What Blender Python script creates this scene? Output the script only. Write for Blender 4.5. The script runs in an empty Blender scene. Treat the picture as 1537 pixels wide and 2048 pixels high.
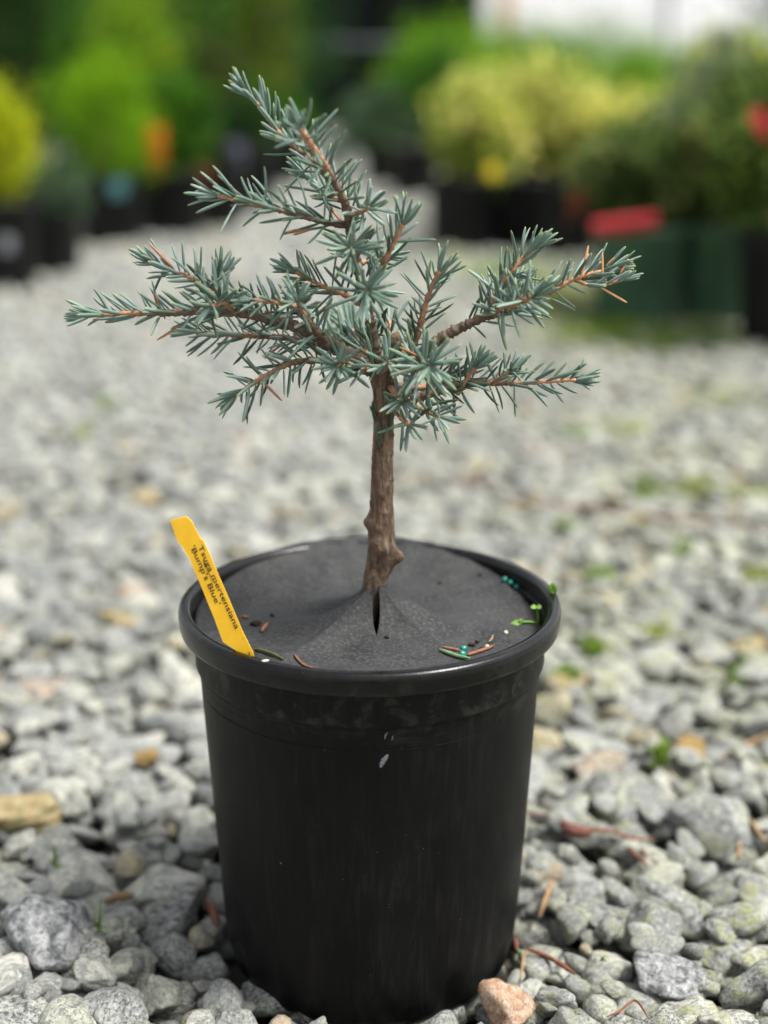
import bpy, bmesh, math, random
import numpy as np
from mathutils import Vector, Matrix, Euler

rng = np.random.default_rng(11)
random.seed(11)
SC = bpy.context.scene
COL = SC.collection
PI = math.pi

# ------------------------------------------------------------------ camera
CAM_D, CAM_H, PITCH, CAM_X = 0.5784, 0.3847, math.radians(17.15), 0.0061
FPX = 50.0 / 36.0 * 2048.0
cam_data = bpy.data.cameras.new('camera')
cam = bpy.data.objects.new('camera', cam_data)
COL.objects.link(cam)
cam.location = (CAM_X, -CAM_D, CAM_H)
cam.rotation_euler = (PI / 2 - PITCH, 0, 0)
cam_data.sensor_fit = 'VERTICAL'
cam_data.sensor_height = 36.0
cam_data.lens = 50.0
cam_data.clip_start = 0.01
cam_data.clip_end = 400.0
cam_data.dof.use_dof = True
cam_data.dof.focus_distance = 0.578
cam_data.dof.aperture_fstop = 3.5
cam_data.dof.aperture_blades = 9
SC.camera = cam

# ------------------------------------------------------------------ sky, sun, exposure
SUN_EL, SUN_AZ = math.radians(62), math.radians(104)      # azimuth from +Y (away from camera) towards +X
world = bpy.data.worlds.new('World')
SC.world = world
world.use_nodes = True
wt = world.node_tree
wt.nodes.clear()
w_out = wt.nodes.new('ShaderNodeOutputWorld')
w_bg = wt.nodes.new('ShaderNodeBackground')
w_hs = wt.nodes.new('ShaderNodeHueSaturation')
w_sky = wt.nodes.new('ShaderNodeTexSky')
w_sky.sky_type = 'NISHITA'
w_sky.sun_disc = False
w_sky.sun_elevation = SUN_EL
w_sky.sun_rotation = SUN_AZ
w_sky.dust_density = 4.0
w_sky.ozone_density = 1.0
w_hs.inputs['Saturation'].default_value = 0.22           # overcast: nearly neutral cloud light
w_bg.inputs['Strength'].default_value = 0.062
wt.links.new(w_sky.outputs[0], w_hs.inputs['Color'])
wt.links.new(w_hs.outputs[0], w_bg.inputs['Color'])
wt.links.new(w_bg.outputs[0], w_out.inputs['Surface'])

sun_data = bpy.data.lights.new('sun', 'SUN')
sun_data.energy = 1.5
sun_data.angle = math.radians(16)
sun_data.color = (1.0, 0.97, 0.92)
sun = bpy.data.objects.new('sun', sun_data)
COL.objects.link(sun)
sdir = Vector((math.sin(SUN_AZ) * math.cos(SUN_EL), math.cos(SUN_AZ) * math.cos(SUN_EL), math.sin(SUN_EL)))
sun.rotation_euler = (-sdir).to_track_quat('-Z', 'Y').to_euler()
sun.location = sdir * 5

SC.view_settings.view_transform = 'Standard'
SC.view_settings.look = 'None'
SC.view_settings.gamma = 1.0
SC.view_settings.use_curve_mapping = False
SC.view_settings.exposure = 2.15
SC.render.engine = 'CYCLES'
SC.cycles.use_denoising = True
SC.cycles.max_bounces = 6
SC.cycles.diffuse_bounces = 3
SC.cycles.transmission_bounces = 4

# ------------------------------------------------------------------ pixel helpers (photo pixels, 1537 x 2048)
CP, SP = math.cos(PITCH), math.sin(PITCH)

def ray(px, py):
    r, u = (px - 768.5) / FPX, (1024 - py) / FPX
    return np.array([r, CP + u * SP, -SP + u * CP])

def at_y(px, py, y):
    d = ray(px, py)
    t = (y + CAM_D) / d[1]
    return np.array([CAM_X + d[0] * t, y, CAM_H + d[2] * t])

def at_z(px, py, z=0.0):
    d = ray(px, py)
    t = (z - CAM_H) / d[2]
    return np.array([CAM_X + d[0] * t, -CAM_D + d[1] * t, z])

def project(p):
    p = np.asarray(p, float)
    X, Y, Z = p[..., 0] - CAM_X, p[..., 1] + CAM_D, p[..., 2] - CAM_H
    dep = Y * CP - Z * SP
    return 768.5 + FPX * X / dep, 1024 - FPX * (Y * SP + Z * CP) / dep, dep

# ------------------------------------------------------------------ object helpers
def mesh_from(name, verts, faces, smooth=True):
    me = bpy.data.meshes.new(name)
    me.from_pydata([tuple(v) for v in verts], [], [tuple(f) for f in faces])
    if smooth:
        me.polygons.foreach_set('use_smooth', [True] * len(me.polygons))
    me.update()
    return me

def add(name, me, mat=None, parent=None, offset=None):
    o = bpy.data.objects.new(name, me)
    COL.objects.link(o)
    if mat is not None and me is not None and len(me.materials) == 0:
        me.materials.append(mat)
    if parent is not None:
        o.parent = parent
        o.matrix_parent_inverse = Matrix.Translation(-Vector(parent.get('_o', (0, 0, 0)))) if '_o' in parent else Matrix.Identity(4)
    return o

def thing(name, label, cat, loc, group=None):
    o = bpy.data.objects.new(name, None)
    COL.objects.link(o)
    o.location = loc
    o.empty_display_size = 0.02
    o['_o'] = [float(c) for c in loc]
    return tag(o, label, cat, group)

def tag(o, label, cat=None, group=None, kind=None):
    if label: o['label'] = label
    if cat: o['category'] = cat
    if group: o['group'] = group
    if kind: o['kind'] = kind
    return o

def structure(o, label=None):
    o['kind'] = 'structure'
    if label: o['label'] = label
    return o

def lathe(profile, n=96, closed=False, jitter=None):
    """profile: list of (r, z). returns verts, faces (open at ends unless r == 0)"""
    v, f = [], []
    m = len(profile)
    for i in range(n):
        a = 2 * PI * i / n
        for (r, z) in profile:
            v.append((r * math.cos(a), r * math.sin(a), z))
    for i in range(n):
        j = (i + 1) % n
        for k in range(m - 1 if not closed else m):
            k2 = (k + 1) % m
            f.append((i * m + k, j * m + k, j * m + k2, i * m + k2))
    return v, f

def catmull(pts, step):
    P = np.asarray(pts, float)
    if len(P) == 2:
        n = max(2, int(np.linalg.norm(P[1] - P[0]) / step))
        return P[0] + (P[1] - P[0]) * np.linspace(0, 1, n + 1)[:, None]
    Q = np.vstack([2 * P[0] - P[1], P, 2 * P[-1] - P[-2]])
    out = []
    for i in range(1, len(Q) - 2):
        p0, p1, p2, p3 = Q[i - 1:i + 3]
        n = max(1, int(round(np.linalg.norm(p2 - p1) / step)))
        for t in np.arange(n) / n:
            out.append(.5 * ((2 * p1) + (-p0 + p2) * t + (2 * p0 - 5 * p1 + 4 * p2 - p3) * t * t + (-p0 + 3 * p1 - 3 * p2 + p3) * t ** 3))
    out.append(P[-1])
    return np.array(out)

def frames(path):
    T = np.gradient(path, axis=0)
    T /= np.linalg.norm(T, axis=1)[:, None] + 1e-12
    N = np.zeros_like(T)
    ref = np.array([0, 0, 1.0]) if abs(T[0][2]) < .8 else np.array([1.0, 0, 0])
    n = ref - T[0] * ref.dot(T[0])
    N[0] = n / np.linalg.norm(n)
    for i in range(1, len(T)):
        n = N[i - 1] - T[i] * N[i - 1].dot(T[i])
        N[i] = n / np.linalg.norm(n)
    return T, N, np.cross(T, N)

def tube(path, radii, sides=8, rough=0.0, seed=0, squash=None):
    path = np.asarray(path, float)
    radii = np.broadcast_to(radii, (len(path),)).astype(float)
    T, N, B = frames(path)
    r_ = np.random.default_rng(seed)
    v, f = [], []
    for i in range(len(path)):
        for k in range(sides):
            a = 2 * PI * k / sides
            rr = radii[i] * (1 + rough * r_.normal())
            v.append(path[i] + rr * (math.cos(a) * N[i] + math.sin(a) * B[i] * (squash or 1)))
    for i in range(len(path) - 1):
        for k in range(sides):
            k2 = (k + 1) % sides
            f.append((i * sides + k, i * sides + k2, (i + 1) * sides + k2, (i + 1) * sides + k))
    a, b = len(v), len(v) + 1
    v += [path[0] - T[0] * radii[0] * .3, path[-1] + T[-1] * radii[-1] * .6]
    L = (len(path) - 1) * sides
    for k in range(sides):
        k2 = (k + 1) % sides
        f.append((a, k2, k)); f.append((b, L + k, L + k2))
    return v, f

def join(parts):
    v, f = [], []
    for pv, pf in parts:
        o = len(v)
        v += [tuple(x) for x in pv]
        f += [tuple(i + o for i in q) for q in pf]
    return v, f

# ------------------------------------------------------------------ materials
def mat(name, build):
    m = bpy.data.materials.new(name)
    m.use_nodes = True
    nt = m.node_tree
    nt.nodes.clear()
    out = nt.nodes.new('ShaderNodeOutputMaterial')
    bs = nt.nodes.new('ShaderNodeBsdfPrincipled')
    nt.links.new(bs.outputs[0], out.inputs['Surface'])
    build(nt, bs, out)
    return m

class NT:
    """short node-graph builder"""
    def __init__(s, nt): s.nt = nt
    def n(s, kind, **kw):
        nd = s.nt.nodes.new(kind)
        for k, v in kw.items(): setattr(nd, k, v)
        return nd
    def l(s, a, b): s.nt.links.new(a, b)
    def coord(s, which='Object', scale=None):
        c = s.n('ShaderNodeTexCoord').outputs[which]
        if scale is None: return c
        mp = s.n('ShaderNodeMapping')
        mp.inputs['Scale'].default_value = scale
        s.l(c, mp.inputs['Vector'])
        return mp.outputs[0]
    def noise(s, vec, scale, detail=4, rough=.55, dist=0):
        t = s.n('ShaderNodeTexNoise')
        t.inputs['Scale'].default_value = scale
        t.inputs['Detail'].default_value = detail
        t.inputs['Roughness'].default_value = rough
        t.inputs['Distortion'].default_value = dist
        if vec is not None: s.l(vec, t.inputs['Vector'])
        return t.outputs['Fac']
    def ramp(s, fac, stops, interp='LINEAR'):
        r = s.n('ShaderNodeValToRGB')
        r.color_ramp.interpolation = interp
        e = r.color_ramp.elements
        while len(e) < len(stops): e.new(.5)
        for i, (p, c) in enumerate(stops):
            e[i].position = p
            e[i].color = (c[0], c[1], c[2], 1) if not np.isscalar(c) else (c, c, c, 1)
        s.l(fac, r.inputs['Fac'])
        return r.outputs['Color']
    def mix(s, fac, a, b, mode='MIX'):
        m = s.n('ShaderNodeMix', data_type='RGBA', blend_type=mode)
        for sock, v in ((m.inputs[0], fac), (m.inputs[6], a), (m.inputs[7], b)):
            if hasattr(v, 'is_linked'): s.l(v, sock)
            else: sock.default_value = v if np.isscalar(v) else (v[0], v[1], v[2], 1)
        return m.outputs[2]
    def math(s, op, a, b=0.0):
        m = s.n('ShaderNodeMath', operation=op)
        for sock, v in zip(m.inputs, (a, b)):
            if hasattr(v, 'is_linked'): s.l(v, sock)
            else: sock.default_value = v
        return m.outputs[0]
    def bump(s, h, bs, strength=.3, dist=.001):
        b = s.n('ShaderNodeBump')
        b.inputs['Strength'].default_value = strength
        b.inputs['Distance'].default_value = dist
        s.l(h, b.inputs['Height'])
        s.l(b.outputs[0], bs.inputs['Normal'])

def plain(name, col, rough=.6, spec=.4, var=.25, scale=60.0, bump=0.0):
    def b(nt, bs, out):
        g = NT(nt)
        c = g.coord('Object')
        n = g.noise(c, scale, 5)
        lo = [x * (1 - var) for x in col]; hi = [min(1, x * (1 + var)) for x in col]
        g.l(g.ramp(n, [(.3, lo), (.7, hi)]), bs.inputs['Base Color'])
        bs.inputs['Roughness'].default_value = rough
        bs.inputs['Specular IOR Level'].default_value = spec
        if bump: g.bump(g.noise(c, scale * 3, 4), bs, bump, .001)
    return mat(name, b)

def m_plastic(nt, bs, out):
    g = NT(nt)
    c = g.coord('Object')
    big = g.noise(c, 22, 5, .6, .4)
    fine = g.noise(c, 900, 3, .7)
    streak = g.noise(g.coord('Object', (260, 260, 26)), 1.0, 5, .65, 1.2)
    base = g.ramp(big, [(.35, (.0020, .0021, .0022)), (.75, (.0042, .0042, .0041))])
    dust = g.math('MULTIPLY', g.ramp(streak, [(.48, 0), (.72, 1)]), g.ramp(big, [(.38, .15), (.66, 1)]))
    base = g.mix(g.math('MULTIPLY', dust, .4), base, (.030, .029, .026))
    # pale mineral film under the lip and in the upper band
    sep = g.n('ShaderNodeSeparateXYZ'); g.l(c, sep.inputs[0])
    band = g.ramp(sep.outputs[2], [(.128, 0), (.145, 1), (.156, 1), (.162, .2)])
    film = g.math('MULTIPLY', band, g.ramp(g.noise(c, 95, 6, .7, .6), [(.50, 0), (.68, 1)]))
    base = g.mix(g.math('MULTIPLY', film, .45), base, (.06, .058, .046))
    vor = g.n('ShaderNodeTexVoronoi'); vor.inputs['Scale'].default_value = 240
    g.l(c, vor.inputs['Vector'])
    speck = g.math('MULTIPLY', g.ramp(vor.outputs['Distance'], [(.03, 1), (.07, 0)]), g.ramp(g.noise(c, 70, 3), [(.57, 0), (.60, 1)]))
    base = g.mix(g.math('MULTIPLY', speck, .5), base, (.20, .20, .19))
    # hair-thin rub marks
    scr = g.noise(g.coord('Object', (30, 30, 60)), 6.0, 2, .5, 6.0)
    line = g.math('MULTIPLY', g.ramp(scr, [(.490, 0), (.5, 1), (.510, 0)]), g.ramp(g.noise(c, 40, 3), [(.55, 0), (.68, 1)]))
    base = g.mix(g.math('MULTIPLY', line, .2), base, (.08, .075, .07))
    g.l(base, bs.inputs['Base Color'])
    g.l(g.ramp(big, [(.3, .38), (.7, .56)]), bs.inputs['Roughness'])
    bs.inputs['Specular IOR Level'].default_value = .15
    g.bump(g.math('ADD', g.math('MULTIPLY', fine, .4), streak), bs, .10, .0006)

def m_fabric(nt, bs, out):
    g = NT(nt)
    c = g.coord('Object')
    n1 = g.noise(c, 55, 6, .65, .3)
    n2 = g.noise(c, 650, 4, .7)
    n3 = g.noise(c, 2600, 2, .6)
    base = g.ramp(n1, [(.36, (.0058, .0061, .0066)), (.62, (.022, .0225, .0226))])
    base = g.mix(g.ramp(n2, [(.48, 0), (.64, .85)]), base, (.048, .049, .049))
    base = g.mix(g.ramp(g.noise(c, 28, 4, .6, .8), [(.60, 0), (.76, .35)]), base, (.05, .049, .034))
    base = g.mix(g.ramp(n3, [(.62, 0), (.72, .6)]), base, (.10, .10, .096))
    g.l(base, bs.inputs['Base Color'])
    bs.inputs['Roughness'].default_value = .72
    bs.inputs['Specular IOR Level'].default_value = .35
    g.bump(g.math('ADD', n2, g.math('MULTIPLY', n3, .5)), bs, .22, .0006)

def m_stone(nt, bs, out):
    g = NT(nt)
    oi = g.n('ShaderNodeObjectInfo')
    rnd = oi.outputs['Random']
    wn = g.n('ShaderNodeTexWhiteNoise', noise_dimensions='1D')
    g.l(g.math('MULTIPLY', rnd, 971.3), wn.inputs['W'])
    rnd2 = wn.outputs['Value']
    off = g.n('ShaderNodeVectorMath', operation='ADD')
    g.l(g.coord('Object'), off.inputs[0])
    g.l(wn.outputs['Color'], off.inputs[1])
    sc_ = g.n('ShaderNodeVectorMath', operation='ADD')
    g.l(off.outputs[0], sc_.inputs[0]); g.l(wn.outputs['Color'], sc_.inputs[1])
    c = sc_.outputs[0]
    tone = g.ramp(rnd, [(0, (.24, .25, .26)), (.14, (.36, .37, .37)), (.34, (.47, .475, .46)), (.52, (.40, .41, .415)),
                        (.68, (.56, .56, .52)), (.80, (.47, .475, .41)), (.90, (.60, .595, .55)),
                        (.955, (.52, .44, .28)), (.985, (.52, .37, .28)), (.995, (.48, .33, .12))], 'CONSTANT')
    patch = g.noise(c, 1.7, 5, .62, .6)
    tone = g.mix(g.ramp(patch, [(.42, .75), (.56, 0)]), tone, (.20, .21, .215))
    grain = g.noise(c, 7.5, 5, .8)
    dark = g.math('MULTIPLY', g.ramp(grain, [(.49, 0), (.56, 1)]), g.ramp(rnd2, [(.05, .25), (.7, .95)]))
    tone = g.mix(dark, tone, (.05, .055, .06))
    pale = g.noise(c, 5.3, 5, .75)
    tone = g.mix(g.math('MULTIPLY', g.ramp(pale, [(.54, 0), (.62, 1)]), .65), tone, (.60, .60, .57))
    tone = g.mix(1.0, tone, (.71, .71, .67), 'MULTIPLY')
    # algae tint: patches on some stones, more of it where the yard stays damp (right of the pot)
    geo = g.n('ShaderNodeNewGeometry')
    sep = g.n('ShaderNodeSeparateXYZ'); g.l(geo.outputs['Position'], sep.inputs[0])
    side = g.ramp(g.math('ADD', sep.outputs[0], .5), [(.42, .16), (.75, .75)])
    alg = g.math('MULTIPLY', g.ramp(g.noise(c, 1.3, 4, .6), [(.46, 0), (.62, 1)]), side)
    alg = g.math('MULTIPLY', alg, g.ramp(g.noise(geo.outputs['Position'], 9, 3), [(.35, .2), (.65, 1)]))
    tone = g.mix(alg, tone, (.22, .235, .085))
    g.l(tone, bs.inputs['Base Color'])
    bs.inputs['Roughness'].default_value = .8
    bs.inputs['Specular IOR Level'].default_value = .3
    g.bump(g.math('ADD', grain, g.math('MULTIPLY', patch, 1.4)), bs, .7, .0012)

def m_ground(nt, bs, out):
    g = NT(nt)
    c = g.coord('Object')
    v = g.n('ShaderNodeTexVoronoi'); v.inputs['Scale'].default_value = 48
    g.l(c, v.inputs['Vector'])
    sp = g.n('ShaderNodeSeparateColor'); g.l(v.outputs['Color'], sp.inputs[0])
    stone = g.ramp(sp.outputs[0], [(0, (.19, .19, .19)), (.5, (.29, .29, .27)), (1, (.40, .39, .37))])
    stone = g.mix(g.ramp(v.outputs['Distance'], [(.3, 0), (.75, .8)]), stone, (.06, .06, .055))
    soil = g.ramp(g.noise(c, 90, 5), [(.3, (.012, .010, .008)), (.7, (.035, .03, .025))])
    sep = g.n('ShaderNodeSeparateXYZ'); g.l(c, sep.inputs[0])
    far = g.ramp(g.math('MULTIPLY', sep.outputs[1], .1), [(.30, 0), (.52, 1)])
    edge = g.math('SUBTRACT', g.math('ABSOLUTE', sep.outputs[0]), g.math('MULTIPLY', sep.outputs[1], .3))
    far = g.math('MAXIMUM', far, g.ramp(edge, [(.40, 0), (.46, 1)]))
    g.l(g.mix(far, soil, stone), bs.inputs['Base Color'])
    bs.inputs['Roughness'].default_value = .9
    g.bump(v.outputs['Distance'], bs, .5, .01)

def m_bark(nt, bs, out):
    g = NT(nt)
    c = g.coord('Object', (1, 1, .32))
    c0 = g.coord('Object')
    a = g.noise(c, 330, 6, .68, .5)
    b_ = g.noise(c0, 120, 5, .6, .8)
    base = g.ramp(a, [(.30, (.030, .020, .014)), (.48, (.115, .078, .052)), (.62, (.21, .155, .108)), (.8, (.36, .30, .235))])
    base = g.mix(g.ramp(b_, [(.45, 0), (.7, .55)]), base, (.15, .075, .045))
    base = g.mix(g.ramp(g.noise(c0, 75, 4), [(.58, 0), (.74, .5)]), base, (.10, .105, .055))
    g.l(base, bs.inputs['Base Color'])
    bs.inputs['Roughness'].default_value = .82
    bs.inputs['Specular IOR Level'].default_value = .25
    g.bump(g.math('ADD', a, b_), bs, .9, .0012)

def m_twig(nt, bs, out):
    g = NT(nt)
    at = g.n('ShaderNodeAttribute', attribute_name='age')
    c = g.coord('Object')
    n = g.noise(c, 700, 4, .65)
    young = g.ramp(n, [(.3, (.30, .13, .065)), (.7, (.52, .28, .155))])
    old = g.ramp(n, [(.3, (.035, .026, .018)), (.7, (.14, .10, .068))])
    g.l(g.mix(at.outputs['Fac'], young, old), bs.inputs['Base Color'])
    bs.inputs['Roughness'].default_value = .7
    g.bump(n, bs, .6, .0006)

def m_needle(nt, bs, out):
    g = NT(nt)
    at = g.n('ShaderNodeAttribute', attribute_name='tint')
    c = g.coord('Object')
    n = g.noise(c, 900, 3, .6)
    n.node.inputs['Scale'].default_value = 1400
    col = g.mix(g.ramp(n, [(.40, 0), (.75, .28)]), at.outputs['Color'], (.20, .27, .24))
    dead = g.n('ShaderNodeAttribute', attribute_name='dead')
    col = g.mix(dead.outputs['Fac'], col, at.outputs['Color'])
    g.l(col, bs.inputs['Base Color'])
    bs.inputs['Roughness'].default_value = .48
    bs.inputs['Specular IOR Level'].default_value = .38
    bs.inputs['Subsurface Weight'].default_value = 0.0

def m_leaf(nt, bs, out):
    g = NT(nt)
    at = g.n('ShaderNodeAttribute', attribute_name='tint')
    g.l(at.outputs['Color'], bs.inputs['Base Color'])
    bs.inputs['Roughness'].default_value = .6
    bs.inputs['Specular IOR Level'].default_value = .10
    tr = g.n('ShaderNodeBsdfTranslucent')
    g.l(at.outputs['Color'], tr.inputs['Color'])
    mx = g.n('ShaderNodeMixShader')
    mx.inputs[0].default_value = .35
    g.l(bs.outputs[0], mx.inputs[1]); g.l(tr.outputs[0], mx.inputs[2])
    g.l(mx.outputs[0], out.inputs['Surface'])

def m_poly(nt, bs, out):
    g = NT(nt)
    n = g.noise(g.coord('Object', (1, 1, .2)), 2.0, 4)
    col = g.ramp(n, [(.3, (.86, .86, .87)), (.7, (.92, .92, .92))])
    g.l(col, bs.inputs['Base Color'])
    bs.inputs['Roughness'].default_value = .35
    tr = g.n('ShaderNodeBsdfTranslucent'); g.l(col, tr.inputs['Color'])
    mx = g.n('ShaderNodeMixShader'); mx.inputs[0].default_value = .5
    g.l(bs.outputs[0], mx.inputs[1]); g.l(tr.outputs[0], mx.inputs[2])
    g.l(mx.outputs[0], out.inputs['Surface'])

def m_tag_yellow(nt, bs, out):
    g = NT(nt)
    c = g.coord('Object')
    n = g.noise(c, 160, 5, .6)
    col = g.ramp(n, [(.3, (.66, .36, .012)), (.7, (.72, .43, .02))])
    d = g.noise(c, 420, 4, .7)
    sep = g.n('ShaderNodeSeparateXYZ'); g.l(c, sep.inputs[0])
    low = g.ramp(sep.outputs[2], [(.163, 1), (.185, .12)])
    col = g.mix(g.math('MULTIPLY', g.ramp(d, [(.62, 0), (.68, 1)]), g.math('MULTIPLY', low, .85)), col, (.12, .075, .02))
    g.l(col, bs.inputs['Base Color'])
    bs.inputs['Roughness'].default_value = .42
    bs.inputs['Specular IOR Level'].default_value = .4
    g.bump(n, bs, .08, .001)

M = {}
M['plastic'] = mat('black_plastic', m_plastic)
def m_rim(nt, bs, out):
    m_plastic(nt, bs, out)
    for l in list(bs.inputs['Roughness'].links): nt.links.remove(l)
    bs.inputs['Roughness'].default_value = .22
    bs.inputs['Specular IOR Level'].default_value = .3
M['rim'] = mat('black_plastic_rim', m_rim)
M['fabric'] = mat('weed_fabric', m_fabric)
M['stone'] = mat('granite_gravel', m_stone)
M['ground'] = mat('gravel_bed', m_ground)
M['bark'] = mat('bark', m_bark)
M['twig'] = mat('twig_bark', m_twig)
M['needle'] = mat('needle', m_needle)
M['leaf'] = mat('leaf', m_leaf)
M['poly'] = mat('greenhouse_film', m_poly)
M['yellow'] = mat('yellow_label', m_tag_yellow)
M['ink'] = plain('black_ink', (.012, .012, .012), .6, .2, .1)
M['soil'] = plain('potting_soil', (.022, .016, .012), .95, .1, .5, 300, .6)
M['black_pot'] = plain('far_black_plastic', (.009, .0093, .0096), .5, .18, .3, 30)
M['green_pot'] = plain('far_green_plastic', (.058, .120, .070), .5, .22, .2, 20)
M['pale_pot'] = plain('pale_plastic', (.50, .53, .50), .5, .35, .1, 20)
M['red_tag'] = plain('red_tag', (.36, .010, .018), .45, .4, .12, 40)
M['orange_tag'] = plain('orange_red_tag', (.75, .022, .006), .45, .4, .12, 40)
M['purple_tag'] = plain('purple_tag', (.15, .13, .22), .5, .4, .12, 40)
M['teal_tag'] = plain('teal_tag', (.07, .19, .19), .5, .4, .12, 40)
M['yellow_tag'] = plain('bright_yellow_tag', (.75, .55, .02), .5, .4, .12, 40)
M['white_tag'] = plain('white_tag', (.22, .23, .24), .5, .4, .05, 40)
M['backdrop'] = plain('deep_shade_black', (.006, .0075, .008), .95, .05, .3, 4)  # black that paints in the deep shade beyond the path
M['rail'] = plain('grey_steel_pipe', (.03, .038, .046), .5, .4, .1, 20)
M['stem'] = plain('shrub_stem', (.09, .06, .04), .85, .2, .3, 60)
M['teal_prill'] = plain('teal_fertiliser', (.004, .16, .115), .35, .5, .2, 700)
M['dead'] = plain('dead_needle', (.18, .075, .042), .7, .3, .35, 600)
M['tan'] = plain('tan_stick', (.22, .145, .08), .8, .2, .3, 300, .4)
M['redtwig'] = plain('red_brown_twig', (.15, .055, .03), .75, .3, .4, 260, .4)
M['crumb'] = plain('dark_crumb', (.02, .012, .009), .9, .2, .5, 900)
M['seed'] = plain('pale_seed', (.55, .48, .36), .6, .3, .15, 900)
M['weed'] = plain('weed_green', (.10, .21, .02), .5, .4, .25, 500)
M['wood'] = plain('wood_post', (.36, .22, .12), .85, .2, .25, 20)
M['scuff'] = plain('scuff_mark', (.13, .14, .15), .6, .3, .5, 1500)

# ------------------------------------------------------------------ ground and gravel
GZ = -0.024
gv, gf = [], []
for yy, xx in ((-30, -60), (-30, 60), (120, 60), (120, -60)):
    gv.append((xx, yy, GZ))
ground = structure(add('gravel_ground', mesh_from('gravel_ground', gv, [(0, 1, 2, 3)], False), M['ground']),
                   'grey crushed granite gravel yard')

def rock(seed, sub):
    r_ = np.random.default_rng(seed)
    bm = bmesh.new()
    bmesh.ops.create_icosphere(bm, subdivisions=sub, radius=1.0)
    d = np.array([v.co[:] for v in bm.verts]); d /= np.linalg.norm(d, axis=1)[:, None]
    n = r_.normal(size=(r_.integers(9, 15), 3)); n /= np.linalg.norm(n, axis=1)[:, None]
    h = r_.uniform(.62, 1.0, len(n))
    k = r_.choice([12, 18, 26, 40])
    q = np.clip(d @ n.T, 0, None) / h
    rad = (np.sum(q ** k, axis=1) + .75 ** k) ** (-1 / k)
    for _ in range(5):
        w = r_.normal(size=3) * r_.uniform(2, 9); rad *= 1 + .022 * np.sin(d @ w + r_.uniform(0, 6))
    co = d * rad[:, None]
    for v, c in zip(bm.verts, co): v.co = c
    me = bpy.data.meshes.new('stone')
    bm.to_mesh(me); bm.free()
    me.polygons.foreach_set('use_smooth', [True] * len(me.polygons))
    me.materials.append(M['stone'])
    return me

NPROTO = 18
rock_lo = [rock(100 + i, 3) for i in range(NPROTO)]
rock_hi = [rock(100 + i, 4) for i in range(NPROTO)]

CELL = .004
X0, X1, Y0, Y1 = -1.9, 1.9, -.5, 5.4
NX, NY = int((X1 - X0) / CELL), int((Y1 - Y0) / CELL)
hm = np.full((NX, NY), GZ, np.float32)
stones = []

def half_width(y):
    return min(.30 * (y + CAM_D) + .26, 1.85)

special = []   # (x, y, a, b, c) of stones that stand out in the photograph
def sp(px, py, wpx, hpx, tone_seed):
    g_ = at_z(px, py, .004); dep = project(g_)[2]; m_ = dep / FPX
    special.append((g_[0], g_[1], wpx * m_ / 2, hpx * m_ / 2 * 1.25, hpx * m_ / 2 * .9, tone_seed))
sp(62, 1640, 165, 85, 'ochre'); sp(300, 1537, 45, 35, 'rust'); sp(1500, 1292, 90, 55, 'ochre'); sp(1372, 1515, 60, 40, 'rust')
sp(1015, 2018, 100, 95, 'orange'); sp(240, 1255, 70, 35, 'ochre'); sp(88, 1905, 140, 120, 'dark'); sp(1095, 1742, 75, 50, 'tan')
sp(1330, 1965, 120, 100, 'dark'); sp(105, 1115, 40, 20, 'orange')

def drop(x, y, a, b, c, fixed=None):
    r = (a + b) / 2
    i0, i1 = int((x - r - X0) / CELL), int((x + r - X0) / CELL) + 2
    j0, j1 = int((y - r - Y0) / CELL), int((y + r - Y0) / CELL) + 2
    if i0 < 0 or j0 < 0 or i1 > NX or j1 > NY: return
    P = hm[i0:i1, j0:j1]
    gx = X0 + (np.arange(i0, i1)[:, None] + .5) * CELL - x
    gy = Y0 + (np.arange(j0, j1)[None, :] + .5) * CELL - y
    q = 1 - (gx * gx + gy * gy) / (r * r)
    ins = q > 0
    if not ins.any(): ins = q >= q.max()
    hs = P[ins]
    z = .55 * hs.mean() + .45 * hs.max() + c * .62
    d = math.hypot(x, y)
    if fixed is None:
        if d < .060:
            if z + c > .001: return
        elif d - .85 * a < .0655 + max(0, z) * .08: return
        if z + c > (.017 if d > .13 else .017 - (.13 - d) * .22): return
    P[...] = np.where(q > 0, np.maximum(P, z + c * np.sqrt(np.clip(q, 0, 1))), P)
    stones.append((x, y, z, a, b, c, int(rng.integers(NPROTO)), rng.uniform(-.45, .45), rng.uniform(-.45, .45), rng.uniform(0, 6.28), fixed or ''))

def scatter(y0, y1, density, med, sig, lo, hi):
    n = int(density * (y1 - y0) * 2 * half_width(y1))
    for _ in range(n):
        y = rng.uniform(y0, y1)
        hw = half_width(y)
        best = None
        for _c in range(2):
            x = rng.uniform(-hw, hw)
            i, j = int((x - X0) / CELL), int((y - Y0) / CELL)
            h = hm[min(max(i, 0), NX - 1), min(max(j, 0), NY - 1)]
            if best is None or h < best[0]: best = (h, x)
        r = min(hi, max(lo, med * math.exp(rng.normal() * sig)))
        drop(best[1], y, r * rng.uniform(1.0, 1.45), r * rng.uniform(.8, 1.1), r * rng.uniform(.58, .9))

# lower bed, then the top layer
scatter(-.45, .75, 3200, .0090, .35, .005, .016)
for s_ in special: drop(*s_[:5], fixed=s_[5])
scatter(-.45, .45, 5000, .0076, .50, .0026, .0175)
scatter(.45, 1.2, 5600, .0076, .42, .0034, .0165)
scatter(.75, 2.2, 6500, .0085, .38, .005, .016)
scatter(2.2, 5.3, 2700, .0125, .30, .007, .02)

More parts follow.
